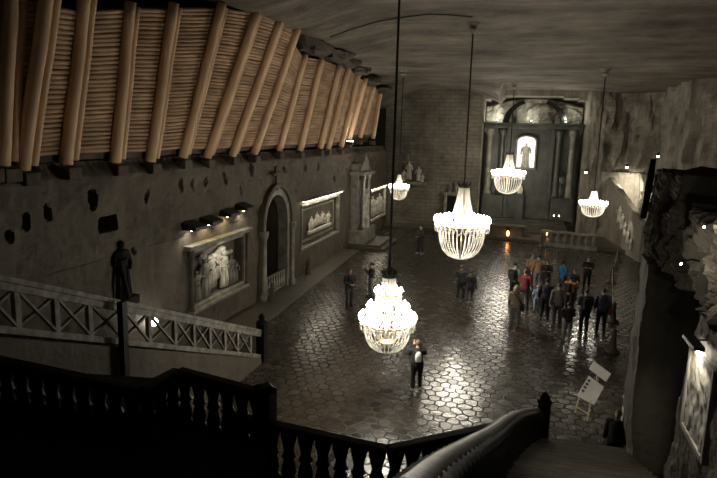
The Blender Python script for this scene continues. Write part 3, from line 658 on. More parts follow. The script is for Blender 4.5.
# ------------------------------------------------------------------ chandeliers
def strand(m_, pts, r, per=5):
    n = len(pts); path = []; rs = []
    for i in range(n - 1):
        a, b = Vector(pts[i]), Vector(pts[i + 1])
        L_ = (b - a).length; q = max(1, int(L_ / (r * 3.2)))
        for k in range(q):
            path += [a.lerp(b, k / q), a.lerp(b, (k + .5) / q)]; rs += [r * .35, r]
    path.append(Vector(pts[-1])); rs.append(r * .35)
    m_.tube(path, rs, 5); return m_
def chandelier_a(H, cone, ringr, ringz, bask, nb=18, ns=26):
    """cone: list of (r,z) from crown down to the ring; bask: list of (r,z) from ring to bottom"""
    t = bpy.data.objects.new('chandelier', None); COL.objects.link(t)
    m_ = MB(); m_.lathe([(.02, H + .12), (.10, H + .06), (cone[0][0] + .05, H + .05), (cone[0][0] + .05, H - .05), (cone[0][0] * .8, H - .08)], n=18)
    for k in range(10):
        a = 2 * PI * k / 10; r0 = cone[0][0] + .04; m_.tube([(r0 * math.cos(a), r0 * math.sin(a), H + .02), (r0 * 1.25 * math.cos(a), r0 * 1.25 * math.sin(a), H + .2)], [.03, .008], 5)
    m_.build('crown', M['metal'], t)
    m_ = MB(); m_.tube([(0, 0, H), (0, 0, bask[-1][1])], .035, 8)
    m_.lathe([(.0, ringz + .25), (.12, ringz + .15), (.16, ringz), (.08, ringz - .2), (.02, ringz - .3)], n=12); m_.build('stem', M['brass'], t, smooth=True)
    for k in range(ns):
        a = 2 * PI * k / ns; strand(MB(), [(r * math.cos(a), r * math.sin(a), z) for r, z in cone], .026).build('bead_strand', M['crystal'], t, smooth=True)
    for k in range(ns + 4):
        a = 2 * PI * (k + .5) / (ns + 4); strand(MB(), [(r * math.cos(a), r * math.sin(a), z) for r, z in bask], .026).build('bead_strand', M['crystal'], t, smooth=True)
    for k in range(nb):
        a = 2 * PI * k / nb; c, s_ = math.cos(a), math.sin(a)
        m_ = MB(); m_.tube([(cone[-1][0] * .6 * c, cone[-1][0] * .6 * s_, ringz - .02), ((ringr * .75) * c, (ringr * .75) * s_, ringz - .18), (ringr * c, ringr * s_, ringz - .06)], .02, 6)
        m_.lathe([(.02, -.07), (.075, -.03), (.03, -.01), (.028, .12)], (ringr * c, ringr * s_, ringz), 8); arm_ = m_.build('candle_arm', M['crystal'], t, smooth=True)
        m_ = MB(); m_.lathe([(.03, .10), (.085, .18), (.07, .27), (.01, .37)], (ringr * c, ringr * s_, ringz), 8); m_.build('bulb', M['bulb'], arm_, smooth=True)
    for k in range(16):
        a = 2 * PI * (k + .5) / 16; c, s_ = math.cos(a), math.sin(a); R2, Z2 = ringr * .66, ringz + .12
        m_ = MB(); m_.lathe([(.03, .10), (.08, .17), (.065, .26), (.01, .35)], (R2 * c, R2 * s_, Z2), 8); m_.build('bulb', M['bulb'], t, smooth=True)
    m_ = MB()
    for k in range(nb):
        a0, a1 = 2 * PI * k / nb, 2 * PI * (k + 1) / nb; pts = []
        for q in range(7):
            a = a0 + (a1 - a0) * q / 6; pts.append((ringr * math.cos(a), ringr * math.sin(a), ringz - .06 - .26 * math.sin(PI * q / 6)))
        strand(m_, pts, .036)
    m_.build('swag', M['crystal'], t, smooth=True)
    m_ = MB(); m_.lathe([(bask[0][0] * .98, ringz - .14), (bask[0][0] * 1.03, ringz - .09), (bask[0][0] * 1.03, ringz - .03), (bask[0][0] * .98, ringz + .01)], n=32)
    for i in range(len(m_.f) - 2, len(m_.f)): pass
    m_.f = m_.f[:-2]; m_.m = m_.m[:-2]; m_.build('ring', M['brass'], t, smooth=True)
    return t
def finish(t, p, s, mz, label, name_h):
    s, sz = s if isinstance(s, tuple) else (s, s)
    t.location = p; t.scale = (s, s, sz)
    tag(t, label, 'chandelier', 'crystal chandeliers of the chapel')
    top = p.z + name_h * sz
    c = thing('chandelier_cable', (p.x, p.y, top), 'thin black cable holding the ' + label.split(',')[0].replace('crystal ', '') , 'cable', 'chandelier cables')
    m_ = MB(); m_.tube([(0, 0, .05), (0, 0, mz - top)], .035 if s > .9 else .035, 6); m_.build('wire', M['cable'], c)
    m_ = MB(); m_.lathe([(.05, mz - top - .55), (.22, mz - top - .38), (.10, mz - top - .32), (.28, mz - top - .15), (.32, mz - top - .05)], n=12); m_.build('ceiling_mount', M['carved'], c)
    return t
LIGHTS = []
HA = 3.36
base = chandelier_a(HA, [(.22, 3.3), (.30, 2.75), (.42, 2.2), (.72, 1.78)], 1.22, 1.62, [(1.02, 1.5), (1.03, 1.1), (.97, .75), (.82, .4), (.6, .17), (.3, .04), (.06, .0)], 26, 28)
p = on_y(460, 259, 27.4); finish(base, p, 1.0, ceil_z(p.x, p.y) + .1, 'big cone topped crystal chandelier, central and hanging over the middle of the floor', HA); LIGHTS.append((p, 1.0, 'a'))
c3 = copy_tree(base); p = on_y(507, 194, 47.0); finish(c3, p, (.98, .90), ceil_z(p.x, p.y) + .1, 'far crystal chandelier in front of the main altar, hanging left of the lit niche', HA); LIGHTS.append((p, .88, 'a'))
c4 = copy_tree(base); p = on_y(592, 217, 37.2); finish(c4, p, (.62, .46), ceil_z(p.x, p.y) + .1, 'small crystal chandelier on the right, hanging above the visitor group', HA); LIGHTS.append((p, .60, 'a'))
c5 = copy_tree(base); p = on_y(398.5, 200, 38.3); finish(c5, p, (.52, .50), ceil_z(p.x, p.y) + .1, 'small crystal chandelier at the far left, hanging near the side altar', HA); LIGHTS.append((p, .52, 'a'))
# nearest chandelier, two tiers
def chandelier_b():
    H = 2.72
    t = bpy.data.objects.new('chandelier', None); COL.objects.link(t)
    m_ = MB(); m_.lathe([(.21, 2.56), (.25, 2.58), (.25, 2.7), (.21, 2.72)], n=20)
    for k in range(12):
        a = 2 * PI * k / 12; m_.tube([(.24 * math.cos(a), .24 * math.sin(a), 2.7), (.27 * math.cos(a), .27 * math.sin(a), 2.82)], [.03, .01], 5)
        m_.tube([(.24 * math.cos(a), .24 * math.sin(a), 2.72), (.02 * math.cos(a), .02 * math.sin(a), 2.95)], .008, 4)
    m_.build('crown', M['metal'], t)
    m_ = MB(); m_.tube([(0, 0, 2.95), (0, 0, .05)], .03, 8); m_.lathe([(.03, .2), (.3, .34), (.32, .37), (.05, .42)], n=16); m_.build('stem', M['brass'], t)
    for k in range(20):
        a = 2 * PI * k / 20; strand(MB(), [(r * math.cos(a), r * math.sin(a), z) for r, z in [(.22, 2.58), (.23, 2.25), (.30, 2.05)]], .02).build('bead_strand', M['crystal'], t, smooth=True)
    for k in range(24):
        a = 2 * PI * k / 24; strand(MB(), [(r * math.cos(a), r * math.sin(a), z) for r, z in [(.42, 1.95), (.46, 1.6), (.60, 1.3), (.84, 1.08)]], .02).build('bead_strand', M['crystal'], t, smooth=True)
    for k in range(30):
        a = 2 * PI * k / 30; strand(MB(), [(r * math.cos(a), r * math.sin(a), z) for r, z in [(.80, 1.0), (.78, .7), (.72, .45), (.6, .22), (.42, .07), (.22, .03)]], .02).build('bead_strand', M['crystal'], t, smooth=True)
    def tier(n, R, z, r0, s):
        for k in range(n):
            a = 2 * PI * (k + .5) / n; c, q = math.cos(a), math.sin(a)
            m_ = MB(); m_.tube([(r0 * c, r0 * q, z - .1), ((r0 + R) / 2 * c, (r0 + R) / 2 * q, z - .2), (R * c, R * q, z - .04)], .016, 6)
            m_.lathe([(.015, -.05), (.06, -.02), (.025, 0), (.022, .1)], (R * c, R * q, z), 8)
            m_.tube([(R * c, R * q, z - .05), (R * c, R * q, z - .26)], [.012, .03], 5); arm_ = m_.build('candle_arm', M['crystal'], t, smooth=True)
            m_ = MB(); m_.lathe([(.025, .1), (.072 * s, .14), (.06 * s, .21), (.01, .29)], (R * c, R * q, z), 8); m_.build('bulb', M['bulb'], arm_, smooth=True)
    tier(8, .42, 1.95, .1, 1.0); tier(20, .92, 1.05, .5, 1.1)
    tier(12, .66, 1.42, .3, 1.0)
    for (n, R, z, dr) in ((8, .42, 1.9, .2), (16, .90, 1.0, .2), (16, .80, .98, .3)):
        m_ = MB()
        for k in range(n):
            pts = []
            for q in range(6):
                a = 2 * PI * (k + q / 5) / n; pts.append((R * math.cos(a), R * math.sin(a), z - dr * math.sin(PI * q / 5)))
            strand(m_, pts, .022)
        m_.build('swag', M['crystal'], t, smooth=True)
    for R, z in ((.30, 1.98), (.82, 1.0)):
        m_ = MB(); m_.lathe([(R * .97, z - .04), (R * 1.02, z - .03), (R * 1.02, z + .03), (R * .97, z + .04)], n=28); m_.f = m_.f[:-2]; m_.m = m_.m[:-2]; m_.build('ring', M['brass'], t, smooth=True)
    return t
t = chandelier_b(); p = on_y(386.5, 351, 17.2)
finish(t, p, .905, 12.75, 'nearest large two tier crystal chandelier, hanging low left of centre', 2.9); LIGHTS.append((p, .905, 'b'))
# ceiling wire
a = on_z(370, 24, 13.0); m_ = MB()
def ceil_hit(px, py):
    p = on_z(px, py, 12.6)
    for _ in range(12): p = on_z(px, py, ceil_z(p.x, p.y) - .05)
    return p
tube_p = [ceil_hit(*q) for q in [(330, 37), (355, 28), (380, 21), (405, 17), (429, 14), (450, 15), (472, 17)]]
m_.tube(tube_p, .03, 5); tag(m_.build('ceiling_cable', M['cable'], loc=tube_p[0]), 'black electric cable strung along the ceiling to the central chandelier mount', 'cable')

# ------------------------------------------------------------------ grey crossed railing on the wall stair
SX = -8.5
tp = lambda y: 5.40 - (y - 8.0) * (5.40 - 1.12) / (18.45 - 8.0)
bt_ = lambda y: tp(y) - .98
m_ = MB(); m_.prism([(SX - .14, 5.0, 0), (SX - .14, 5.0, bt_(5.0) - .1), (SX - .14, 18.3, max(.02, bt_(18.3) - .02)), (SX - .14, 18.3, 0)], (.26, 0, 0))
tag(m_.build('stair_side_wall', M['left']), 'plastered side wall below the grey crossed stair railing', 'wall')
m_ = MB()
for k in range(32):
    y0 = 5.2 + k * .41; zt_ = bt_(y0) - .1
    if zt_ < .06: break
    m_.box(WX, SX - .14, y0, y0 + .42, 0 if True else 0, zt_)
tag(m_.build('wall_staircase', M['border']), 'stone staircase descending along the left wall behind the crossed railing', 'staircase')
t = thing('crossed_railing', (SX, 8, bt_(8)), 'grey wooden stair railing with crossed bars on the left', 'railing')
m_ = MB(); m_.bar((SX, 5.0, tp(5.0)), (SX, 18.4, tp(18.4)), .16, .10); m_.bar((SX + .03, 5.0, tp(5.0) - .13), (SX + .03, 18.4, tp(18.4) - .13), .07, .14); child(m_, 'top_rail', M['grey'], t, bevel=.01)
m_ = MB(); m_.bar((SX, 5.0, bt_(5.0) + .06), (SX, 18.4, bt_(18.4) + .06), .12, .13); child(m_, 'bottom_rail', M['grey'], t, bevel=.01)
posts = []
for (px) in (-75, -28, 14, 54, 88, 122, 148, 174, 193, 209, 224, 237, 250):
    q = on_x(px, 278 + px * .213, SX); posts.append(q.y)
posts = [y for y in posts if 5 < y < 18.5]
for y in posts:
    m_ = MB(); m_.bar((SX, y, bt_(y)), (SX, y, tp(y) - .05), .10, .13, up=(0, 1, 0)); child(m_, 'post', M['grey'], t, bevel=.01)
for y0, y1 in zip(posts, posts[1:]):
    for (za, zb_) in ((bt_(y0) + .12, tp(y1) - .15), (tp(y0) - .15, bt_(y1) + .12)):
        m_ = MB(); m_.bar((SX + (.02 if za > zb_ else -.02), y0, za), (SX + (.02 if za > zb_ else -.02), y1, zb_), .045, .075, up=(1, 0, 0)); child(m_, 'cross_bar', M['grey'], t)
q = on_x(123, 310, SX + .25); m_ = MB(); m_.box(SX + .16, SX + .30, q.y - .09, q.y + .09, 0, tp(q.y) + .02)
tag(m_.build('dark_post', M['dwood'], bevel=.01), 'thick black post standing against the crossed stair railing', 'post')
m_ = MB(); m_.box(SX - .15, SX + .15, 18.45, 18.75, 0, 1.35); m_.lathe([(.2, 1.35), (.2, 1.42), (.08, 1.5), (.14, 1.6), (.02, 1.72)], (SX, 18.6, 0), 12)
tag(m_.build('newel_post', M['dwood'], loc=(SX, 18.6, 0)), 'dark newel post at the foot of the crossed railing', 'post')
# lamp seen through the railing
p = on_x(154, 322, -11.45)
t = thing('stair_lamp', p, 'small bright round lamp seen through the crossed railing', 'lamp')
m_ = MB(); m_.ball((0, 0, 0), .13, n=12); m_.build('globe', M['lampw'], t, smooth=True)
m_ = MB(); m_.tube([(-.3, 0, -.1), (0, 0, -.12)], .025, 6); m_.build('bracket', M['metal'], t)

# ------------------------------------------------------------------ black turned balustrades of the landing
BAL = [(.115, 0), (.115, .05), (.08, .09), (.105, .2), (.088, .32), (.066, .42), (.10, .46), (.085, .49), (.068, .58), (.09, .72), (.112, .83), (.115, .9)]
def balustrade(name, pts, label, n_, hgt=1.0, group='black turned balustrades', sp=.265):
    t = thing(name, pts[0] - Vector((0, 0, hgt)), label, 'balustrade', group)
    L0 = Vector(t.location)
    for a, b in zip(pts, pts[1:]):
        m_ = MB(); m_.bar(a - L0 - Vector((0, 0, .05)), b - L0 - Vector((0, 0, .05)), .20, .10); m_.build('top_rail', M['dwood'], t, bevel=.03)
        m_ = MB(); m_.bar(a - L0 - Vector((0, 0, hgt - .02)), b - L0 - Vector((0, 0, hgt - .02)), .18, .12); m_.build('base_rail', M['dwood'], t, bevel=.02)
        n = max(1, int((b - a).length / sp))
        for k in range(n):
            q = a.lerp(b, (k + .5) / n) - L0 - Vector((0, 0, hgt)); s_ = (hgt - .16) / .9
            m_ = MB(); m_.lathe([(r * 1.18, z * s_ + .06) for r, z in BAL], q, 10); m_.build('baluster', M['dwood'], t, smooth=True)
    return t
D_ = on_y(-32, 351, 7.2); E_ = on_y(140, 387, 7.4); F_ = on_y(178, 368, 8.3); G_ = on_y(265, 391, 8.15)
balustrade('landing_balustrade', [D_, E_, F_, G_], 'black turned balustrade with a kink at the lower left', 0)
A_ = on_y(232, 413, 8.15); B_ = on_y(387, 447, 8.0); C_ = on_y(500, 423, 9.3)
balustrade('landing_balustrade', [A_, B_, C_], 'black turned balustrade crossing the bottom centre', 0)
m_ = MB(); m_.box(G_.x - .14, G_.x + .14, G_.y - .14, G_.y + .14, 1.5, G_.z + .02); m_.lathe([(.19, 0), (.19, .06), (.12, .1)], (G_.x, G_.y, G_.z), 4); tag(m_.build('newel_post', M['dwood'], loc=(G_.x, G_.y, 1.5)), 'black newel post ending the kinked balustrade on the left', 'post')
m_ = MB(); m_.prism([(D_.x, D_.y + .12, 0), (E_.x + .1, E_.y + .12, 0), (F_.x - .45, F_.y + .1, 0), (F_.x - .8, F_.y + .5, 0), (D_.x, D_.y + 1.2, 0)], (0, 0, D_.z - .78))  # black block added so the balustrade gaps in front stay dark
tag(m_.build('gap_shade_block', M['black']), 'black block added to keep the left gaps of the kinked balustrade dark', 'rock')
m_ = MB(); m_.prism([(-8.3, 4.2, 0), (G_.x + .12, 4.2, 0), (G_.x + .12, G_.y + .1, 0), (F_.x, F_.y + .1, 0), (E_.x, E_.y + .1, 0), (-8.3, D_.y + .1, 0)], (0, 0, E_.z - 1.06))  # black solid added to darken the view below this balustrade
tag(m_.build('black_fill_landing', M['black']), 'solid upper landing added in black to darken the foot of the kinked balustrade', 'landing')
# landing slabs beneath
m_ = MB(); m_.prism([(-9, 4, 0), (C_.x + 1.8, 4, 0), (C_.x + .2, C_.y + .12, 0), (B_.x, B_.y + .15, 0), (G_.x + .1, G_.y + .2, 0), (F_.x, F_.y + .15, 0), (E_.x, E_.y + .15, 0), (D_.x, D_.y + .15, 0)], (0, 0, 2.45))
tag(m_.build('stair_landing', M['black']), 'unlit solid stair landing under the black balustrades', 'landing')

# ------------------------------------------------------------------ descending flight with worn handrail
RP = [((405, 486), 1.7), ((414, 480), 2.0), ((442, 457), 2.9), ((475, 438), 4.3), ((495, 427), 5.8), ((511, 415), 7.3), ((525, 410), 8.7), ((537, 409), 9.8)]
RP = [on_y(*q, y) for q, y in RP]
t = thing('stair_handrail', RP[-1] * 1, 'curved worn wooden handrail running down to the right newel', 'handrail')
def smooth_path(P, n=5):
    out_ = []
    for i in range(len(P) - 1):
        p0 = P[max(i - 1, 0)]; p1 = P[i]; p2 = P[i + 1]; p3 = P[min(i + 2, len(P) - 1)]
        for k in range(n):
            s = k / n; out_.append(.5 * ((2 * p1) + (p2 - p0) * s + (2 * p0 - 5 * p1 + 4 * p2 - p3) * s * s + (3 * p1 - p0 - 3 * p2 + p3) * s ** 3))
    return out_ + [P[-1]]
path = smooth_path(RP)
m_ = MB(); m_.tube([p - Vector((0, 0, .03)) for p in path], .056, 14, sq=(1.15, .9)); child(m_, 'rail', M['rail'], t, smooth=True)
m_ = MB()
m_.tube([p - Vector((0, 0, .95)) for p in path], .06, 8)
child(MB().tube([p - Vector((0, 0, .15)) for p in path], .10, 8, sq=(.75, 1)), 'under_rail', M['dwood'], t, smooth=True)
child(m_, 'base_rail', M['dwood'], t)
tot = [0]
for a, b in zip(path, path[1:]): tot.append(tot[-1] + (b - a).length)
n = int(tot[-1] / .21)
for k in range(n):
    d = (k + .5) / n * tot[-1]; i = max(j for j in range(len(tot)) if tot[j] <= d); i = min(i, len(path) - 2)
    q = path[i].lerp(path[i + 1], (d - tot[i]) / (tot[i + 1] - tot[i])) - Vector((0, 0, .98))
    m_ = MB(); m_.lathe([(r * 1.15, z * .98 + .04) for r, z in BAL], q, 10); child(m_, 'baluster', M['dwood'], t, smooth=True)
NW = on_y(541, 444, 10.0); NT = on_y(540, 397, 10.0)
m_ = MB(); m_.box(NW.x - .105, NW.x + .105, 9.91, 10.12, 2.6, NT.z - .10); m_.lathe([(.13, -.11), (.13, -.07), (.08, -.05), (.10, .0), (.05, .06), (.01, .1)], (NW.x, 10.02, NT.z), 12)
tag(m_.build('newel_post', M['dwood'], loc=(NW.x, 10.02, 2.6), bevel=.01), 'tall black newel post at the lower end of the worn handrail', 'post')
m_ = MB(); SL = .36; n = 26
for k in range(n):
    y1 = 10.15 - k * .29; z1 = 2.93 + k * .29 * SL
    xl = .42 - .03 * k; 
    m_.box(xl, 1.92, y1 - .31, y1, z1 - 1.0, z1 - .045, 1); m_.box(xl, 1.92, y1 - .26, y1 + .03, z1 - .045, z1)  # black risers paint the shadow lines between the treads
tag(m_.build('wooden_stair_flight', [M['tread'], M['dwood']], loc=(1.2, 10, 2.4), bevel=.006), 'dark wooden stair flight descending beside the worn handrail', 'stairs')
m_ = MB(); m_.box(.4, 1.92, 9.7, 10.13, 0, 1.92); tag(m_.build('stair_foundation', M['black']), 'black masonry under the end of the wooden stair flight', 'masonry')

# ------------------------------------------------------------------ rock wall to the right of the flight
RX = 2.0
def prof(y):                                     # top height along the wall
    if y > 8.85: return 7.55 + .1 * nz(y, 0, 0, 2)
    return 7.25 + .12 * nz(y, 1, 0, 1.3) - .04 * (8.8 - y)
HOL = [((679, 218), .17, .2), ((677, 250), .12, .28), ((687, 288), .10, .15), ((698, 280), .14, .42), ((692, 212), .14, .1), ((664, 225), .22, .62), ((680, 236), .20, .40), ((700, 205), .13, .12), ((667, 262), .12, .3), ((655, 232), .1, .55)]
HOLW = [(on_x(*c, RX), a, b) for c, a, b in HOL]
def near_x(y, z):
    x = RX + .04 * nz(y, z, 2, 1.1) + .03 * nz(y, z, 8, 3.2) - .06 + (.1 * sm(3.6, 2.6, z))
    if z > 6.15: x += .04 + .22 * nz(y, z, 5, 1.6) * sm(10.6, 9.8, y) + .10 * abs(nz(y, z, 9, 4.5))
    over = sm(6.25, 6.0, z + .15 * nz(y, 4, 0, 2.5))
    e = 8.35 + (4.6 - z) * .25
    x += over * (2.1 * sm(9.95, 9.75, y) * sm(e - .15, e + .1, y) + .20 * sm(9.9, 9.7, y) * sm(e + .1, e - .15, y))
    for c, a, b in HOLW:
        q_ = ((y - c.y) / (a * 1.2)) ** 2 + ((z - c.z + .2 * nz(y, z, 0, 5)) / b) ** 2
        if q_ < 1: x += .9 * min(1, 3 * (1 - q_))
    return x
mb = MB()
def nw(u, v):
    y = 4.6 + 6.05 * u; z = prof(y) * v; return (near_x(y, z), y, z)
mb.grid(200, 240, nw)
mb.grid(150, 4, lambda u, v: (near_x(4.6 + 6.05 * u, prof(4.6 + 6.05 * u)) + 2.2 * v, 4.6 + 6.05 * u, prof(4.6 + 6.05 * u) + .15 * nz(u * 20, v * 4)))
mb.grid(20, 120, lambda u, v: (near_x(10.65, 7.55 * v) + 2.2 * u, 10.65 + .15 * nz(u * 3, v * 9), prof(10.65) * v))
struct(mb.build('wall_right_near', rock('near_wall_salt', (.21, .19, .15), (.055, .047, .036), bump=.9, streak=.6, dist=.08)))
m_ = MB(); q = on_x(652, 170, RX - .05); m_.tube([(1.93, 10.72, 6.75), (1.95, 10.72, 7.0), (1.97, 10.72, 7.3), (1.99, 10.72, 7.72)], [.055, .05, .06, .04], 9)
tag(m_.build('timber_prop', M['black'], loc=(1.93, 10.72, 6.75), smooth=True), 'thin black timber prop upright against the right rock wall', 'timber')
# framed relief close by on the right, lamp above
a = on_x(676, 425, RX - .05); b = on_x(700, 345, RX - .05)
t = thing('framed_relief', (RX, 7.3, 4.6), 'dim framed relief lit from above at the bottom right', 'relief')
yA, yB = 7.75, 6.9
RX = 2.13
m_ = MB(); z0, z1 = 4.6, 5.55
m_.box(RX - .05, RX + .1, yB - .07, yB, z0 - .07, z1 + .07); m_.box(RX - .05, RX + .1, yA, yA + .07, z0 - .07, z1 + .07); m_.box(RX - .05, RX + .1, yB, yA, z0 - .07, z0); m_.box(RX - .05, RX + .1, yB, yA, z1, z1 + .07); child(m_, 'frame', M['carved'], t, bevel=.01)
m_ = MB(); m_.grid(30, 30, lambda u, v: (RX - .02 - .05 * abs(nz(u * 3, v * 3, 3, 1.0)), yB + (yA - yB) * u, z0 + (z1 - z0) * v)); child(m_, 'carved_panel', M['carved'], t, smooth=True)
t = thing('picture_lamp', (RX - .02, 7.4, 5.72), 'curved picture lamp glaring over the framed relief at right', 'lamp')
m_ = MB(); m_.tube([(.15, 0, .0), (.02, 0, .06), (-.1, 0, .04)], .012, 6); m_.prism([(-.05, -.26, .0), (-.05, -.26, .05), (-.16, -.26, .03), (-.17, -.26, .0)], (0, .5, 0)); m_.build('shade', M['metal'], t)
m_ = MB(); m_.tube([(-.10, -.24, -.015), (-.10, .22, -.015)], .02, 8); m_.build('bulb', M['lampw'], t, smooth=True)
for k, (px, py, lab) in enumerate([(704, 227, 'upper one'), (681, 264, 'lower one beside the openings')]):
    p = on_x(px, py, 1.86)
    t = thing('added_rock_light', p, 'tiny light added at a bright patch on the right rock wall, ' + lab, 'lamp', 'tiny added lights on the right rock wall')  # small glow added to make a rock patch bright
    m_ = MB(); m_.ball((0, 0, 0), .014, n=8); m_.build('bulb', M['lampw'], t, smooth=True)
    m_ = MB(); m_.tube([(0, 0, .02), (.1, 0, .06), (.3, 0, .04)], .01, 5); m_.build('bracket', M['metal'], t)

# ------------------------------------------------------------------ information easel
t = thing('information_easel', (2.3, 17.7, 0), 'white information board leaning on a pale wooden easel', 'easel')
yb = 18.2
pa = [on_y(594, 361, yb + .3), on_y(611, 374, yb + .3), on_y(606, 382, yb + .2), on_y(589, 369, yb + .2)]
m_ = MB(); m_.prism(pa, (0, .03, 0)); child(m_, 'upper_board', M['white'], t)
c = [(589, 376), (604, 387), (594, 405), (577, 396)]; yy = [yb + .1, yb + .1, yb - .2, yb - .2]
pb = [on_y(*q, y) for q, y in zip(c, yy)]
m_ = MB(); m_.prism(pb, (0, .03, 0)); child(m_, 'main_board', M['white'], t)
for k in range(4):
    s_ = .16 + k * .17; q = pb[0].lerp(pb[3], s_).lerp(pb[1].lerp(pb[2], s_), .12); ex = (pb[1] - pb[0]).normalized(); ey = (pb[3] - pb[0]).normalized()
    m_ = MB(); m_.obox(q + Vector((0, -.012, 0)), ex * .045, ey * .035, (0, .004, 0)); child(m_, 'printed_mark', M['ink'], t)
m_ = MB()
for i in range(6):
    s_ = .14 + i * .13
    q0_ = pb[0].lerp(pb[3], s_).lerp(pb[1].lerp(pb[2], s_), .3) + Vector((0, -.012, 0)); q1_ = pb[0].lerp(pb[3], s_).lerp(pb[1].lerp(pb[2], s_), .85 - .1 * (i % 2)) + Vector((0, -.012, 0))
    m_.bar(q0_, q1_, .004, .008)
def leg(a_, b_, w=.035):
    m_ = MB(); m_.bar(a_, b_, w, w); child(m_, 'leg', M['easel'], t)
f1 = on_z(575, 412.5); f2 = on_z(587, 421)
leg(pb[0].lerp(pb[3], .9) + (pb[1] - pb[0]) * .12 + Vector((0, .06, 0)), f1); leg(pb[1].lerp(pb[2], .9) + (pb[0] - pb[1]) * .25 + Vector((0, .06, 0)), f2)
leg(pa[0].lerp(pa[1], .5) + Vector((0, .06, 0)), on_z(592, 398) * 1.0, .03)
leg(pb[0].lerp(pb[1], .5) + Vector((0, .06, 0)), pa[3].lerp(pa[2], .5) + Vector((0, .06, 0)), .03)
m_ = MB(); m_.bar(f1.lerp(pb[3], .38), f2.lerp(pb[2], .38), .03, .03); child(m_, 'cross_bar', M['easel'], t)
q = on_z(622, 421); m_ = MB(); m_.lathe([(.12, 0), (.12, .03), (.025, .06), (.025, .9), (.05, .93), (.03, 1.0)], n=12)
q = on_z(621, 428); o = m_.build('barrier_post', M['white'], smooth=False); o.location = q
tag(o, 'thin white barrier post close to the right wall pillar', 'post')

# ------------------------------------------------------------------ bollards and ropes
def bollard(p, label, h=1.0):
    m_ = MB(); m_.lathe([(.28, 0), (.28, .06), (.16, .12), (.12, .45), (.09, .62), (.14, .68), (.08, .76), (.11, .86), (.02, h)], n=14)
    o = m_.build('stone_bollard', M['dark'], smooth=True); o.location = p
    tag(o, label, 'bollard', 'dark stone bollards')
bollard(Vector((-10.0, 25.1, .0)) if False else on_z(272, 303), 'dark turned bollard in front of the portal, left one')
bollard(on_z(308, 276), 'dark turned bollard between the portal and the long relief')
bollard(on_z(611, 283), 'dark turned bollard at right edge, farthest of the roped row')
bollard(on_z(612, 322), 'dark turned bollard right of the man in navy', .95)
bollard(on_z(612, 352), 'dark turned bollard nearest in the row at right', .95)
bollard(on_z(617, 262), 'dark turned bollard at the corner of the platform on the right')
bollard(on_z(541, 247), 'dark turned bollard at the left end of the stone balustrade', 1.3)
r0 = [on_z(617, 262), on_z(611, 283), on_z(612, 322)]
m_ = MB()
for a_, b_ in zip(r0, r0[1:]):
    m_.tube([a_.lerp(b_, k / 8) + Vector((0, 0, .88 - .35 * math.sin(PI * k / 8))) for k in range(9)], .025, 6)
tag(m_.build('barrier_rope', M['grey'], loc=r0[0]), 'sagging barrier rope linking the bollards on the right', 'rope')
m_ = MB(); a_, b_ = on_z(628, 282), on_z(640, 262)
m_.box(6.6, 8.6, 35.6, 36.2, .35, .45); m_.box(6.7, 6.9, 35.7, 36.1, 0, .35); m_.box(8.2, 8.4, 35.7, 36.1, 0, .35)
tag(m_.build('low_bench', M['dwood'], bevel=.02), 'low dark bench against the right wall behind the ropes', 'bench')

# ------------------------------------------------------------------ people
def remeshed(m_, voxel):
    me = bpy.data.meshes.new('tmp'); me.from_pydata(m_.v, [], m_.f); me.update()
    o = bpy.data.objects.new('tmp', me); COL.objects.link(o)
    r = o.modifiers.new('r', 'REMESH'); r.mode = 'VOXEL'; r.voxel_size = voxel; r.use_smooth_shade = True
    s = o.modifiers.new('s', 'SMOOTH'); s.iterations = 3; s.factor = .5
    dg = bpy.context.evaluated_depsgraph_get(); ev = o.evaluated_get(dg)
    nm = bpy.data.meshes.new_from_object(ev); bpy.data.objects.remove(o); bpy.data.meshes.remove(me)
    return nm
def fingers(m_, wrist, hdir, side, curl=.5):
    """palm and five separate fingers at the end of a forearm; hdir: unit direction of the hand"""
    hdir = hdir.normalized(); up = Vector((0, 0, 1))
    lat = hdir.cross(up); lat = lat.normalized() if lat.length > .2 else Vector((0, 1, 0))
    nrm = hdir.cross(lat).normalized()
    palm = wrist + hdir * .09
    for i, (o_, L_) in enumerate([(-.03, .062), (-.01, .075), (.01, .070), (.03, .055)]):
        a = palm + lat * o_; b = a + hdir * L_ * .5 + nrm * .006; c = b + (hdir * (1 - curl) + nrm * side * curl).normalized() * L_ * .5
        m_.tube([a - hdir * .02, b, c], [.0085, .008, .006], 5)
    a = wrist + hdir * .03 + lat * .03; m_.tube([a, a + hdir * .03 + lat * .025, a + hdir * .065 + lat * .03], [.011, .010, .008], 5)
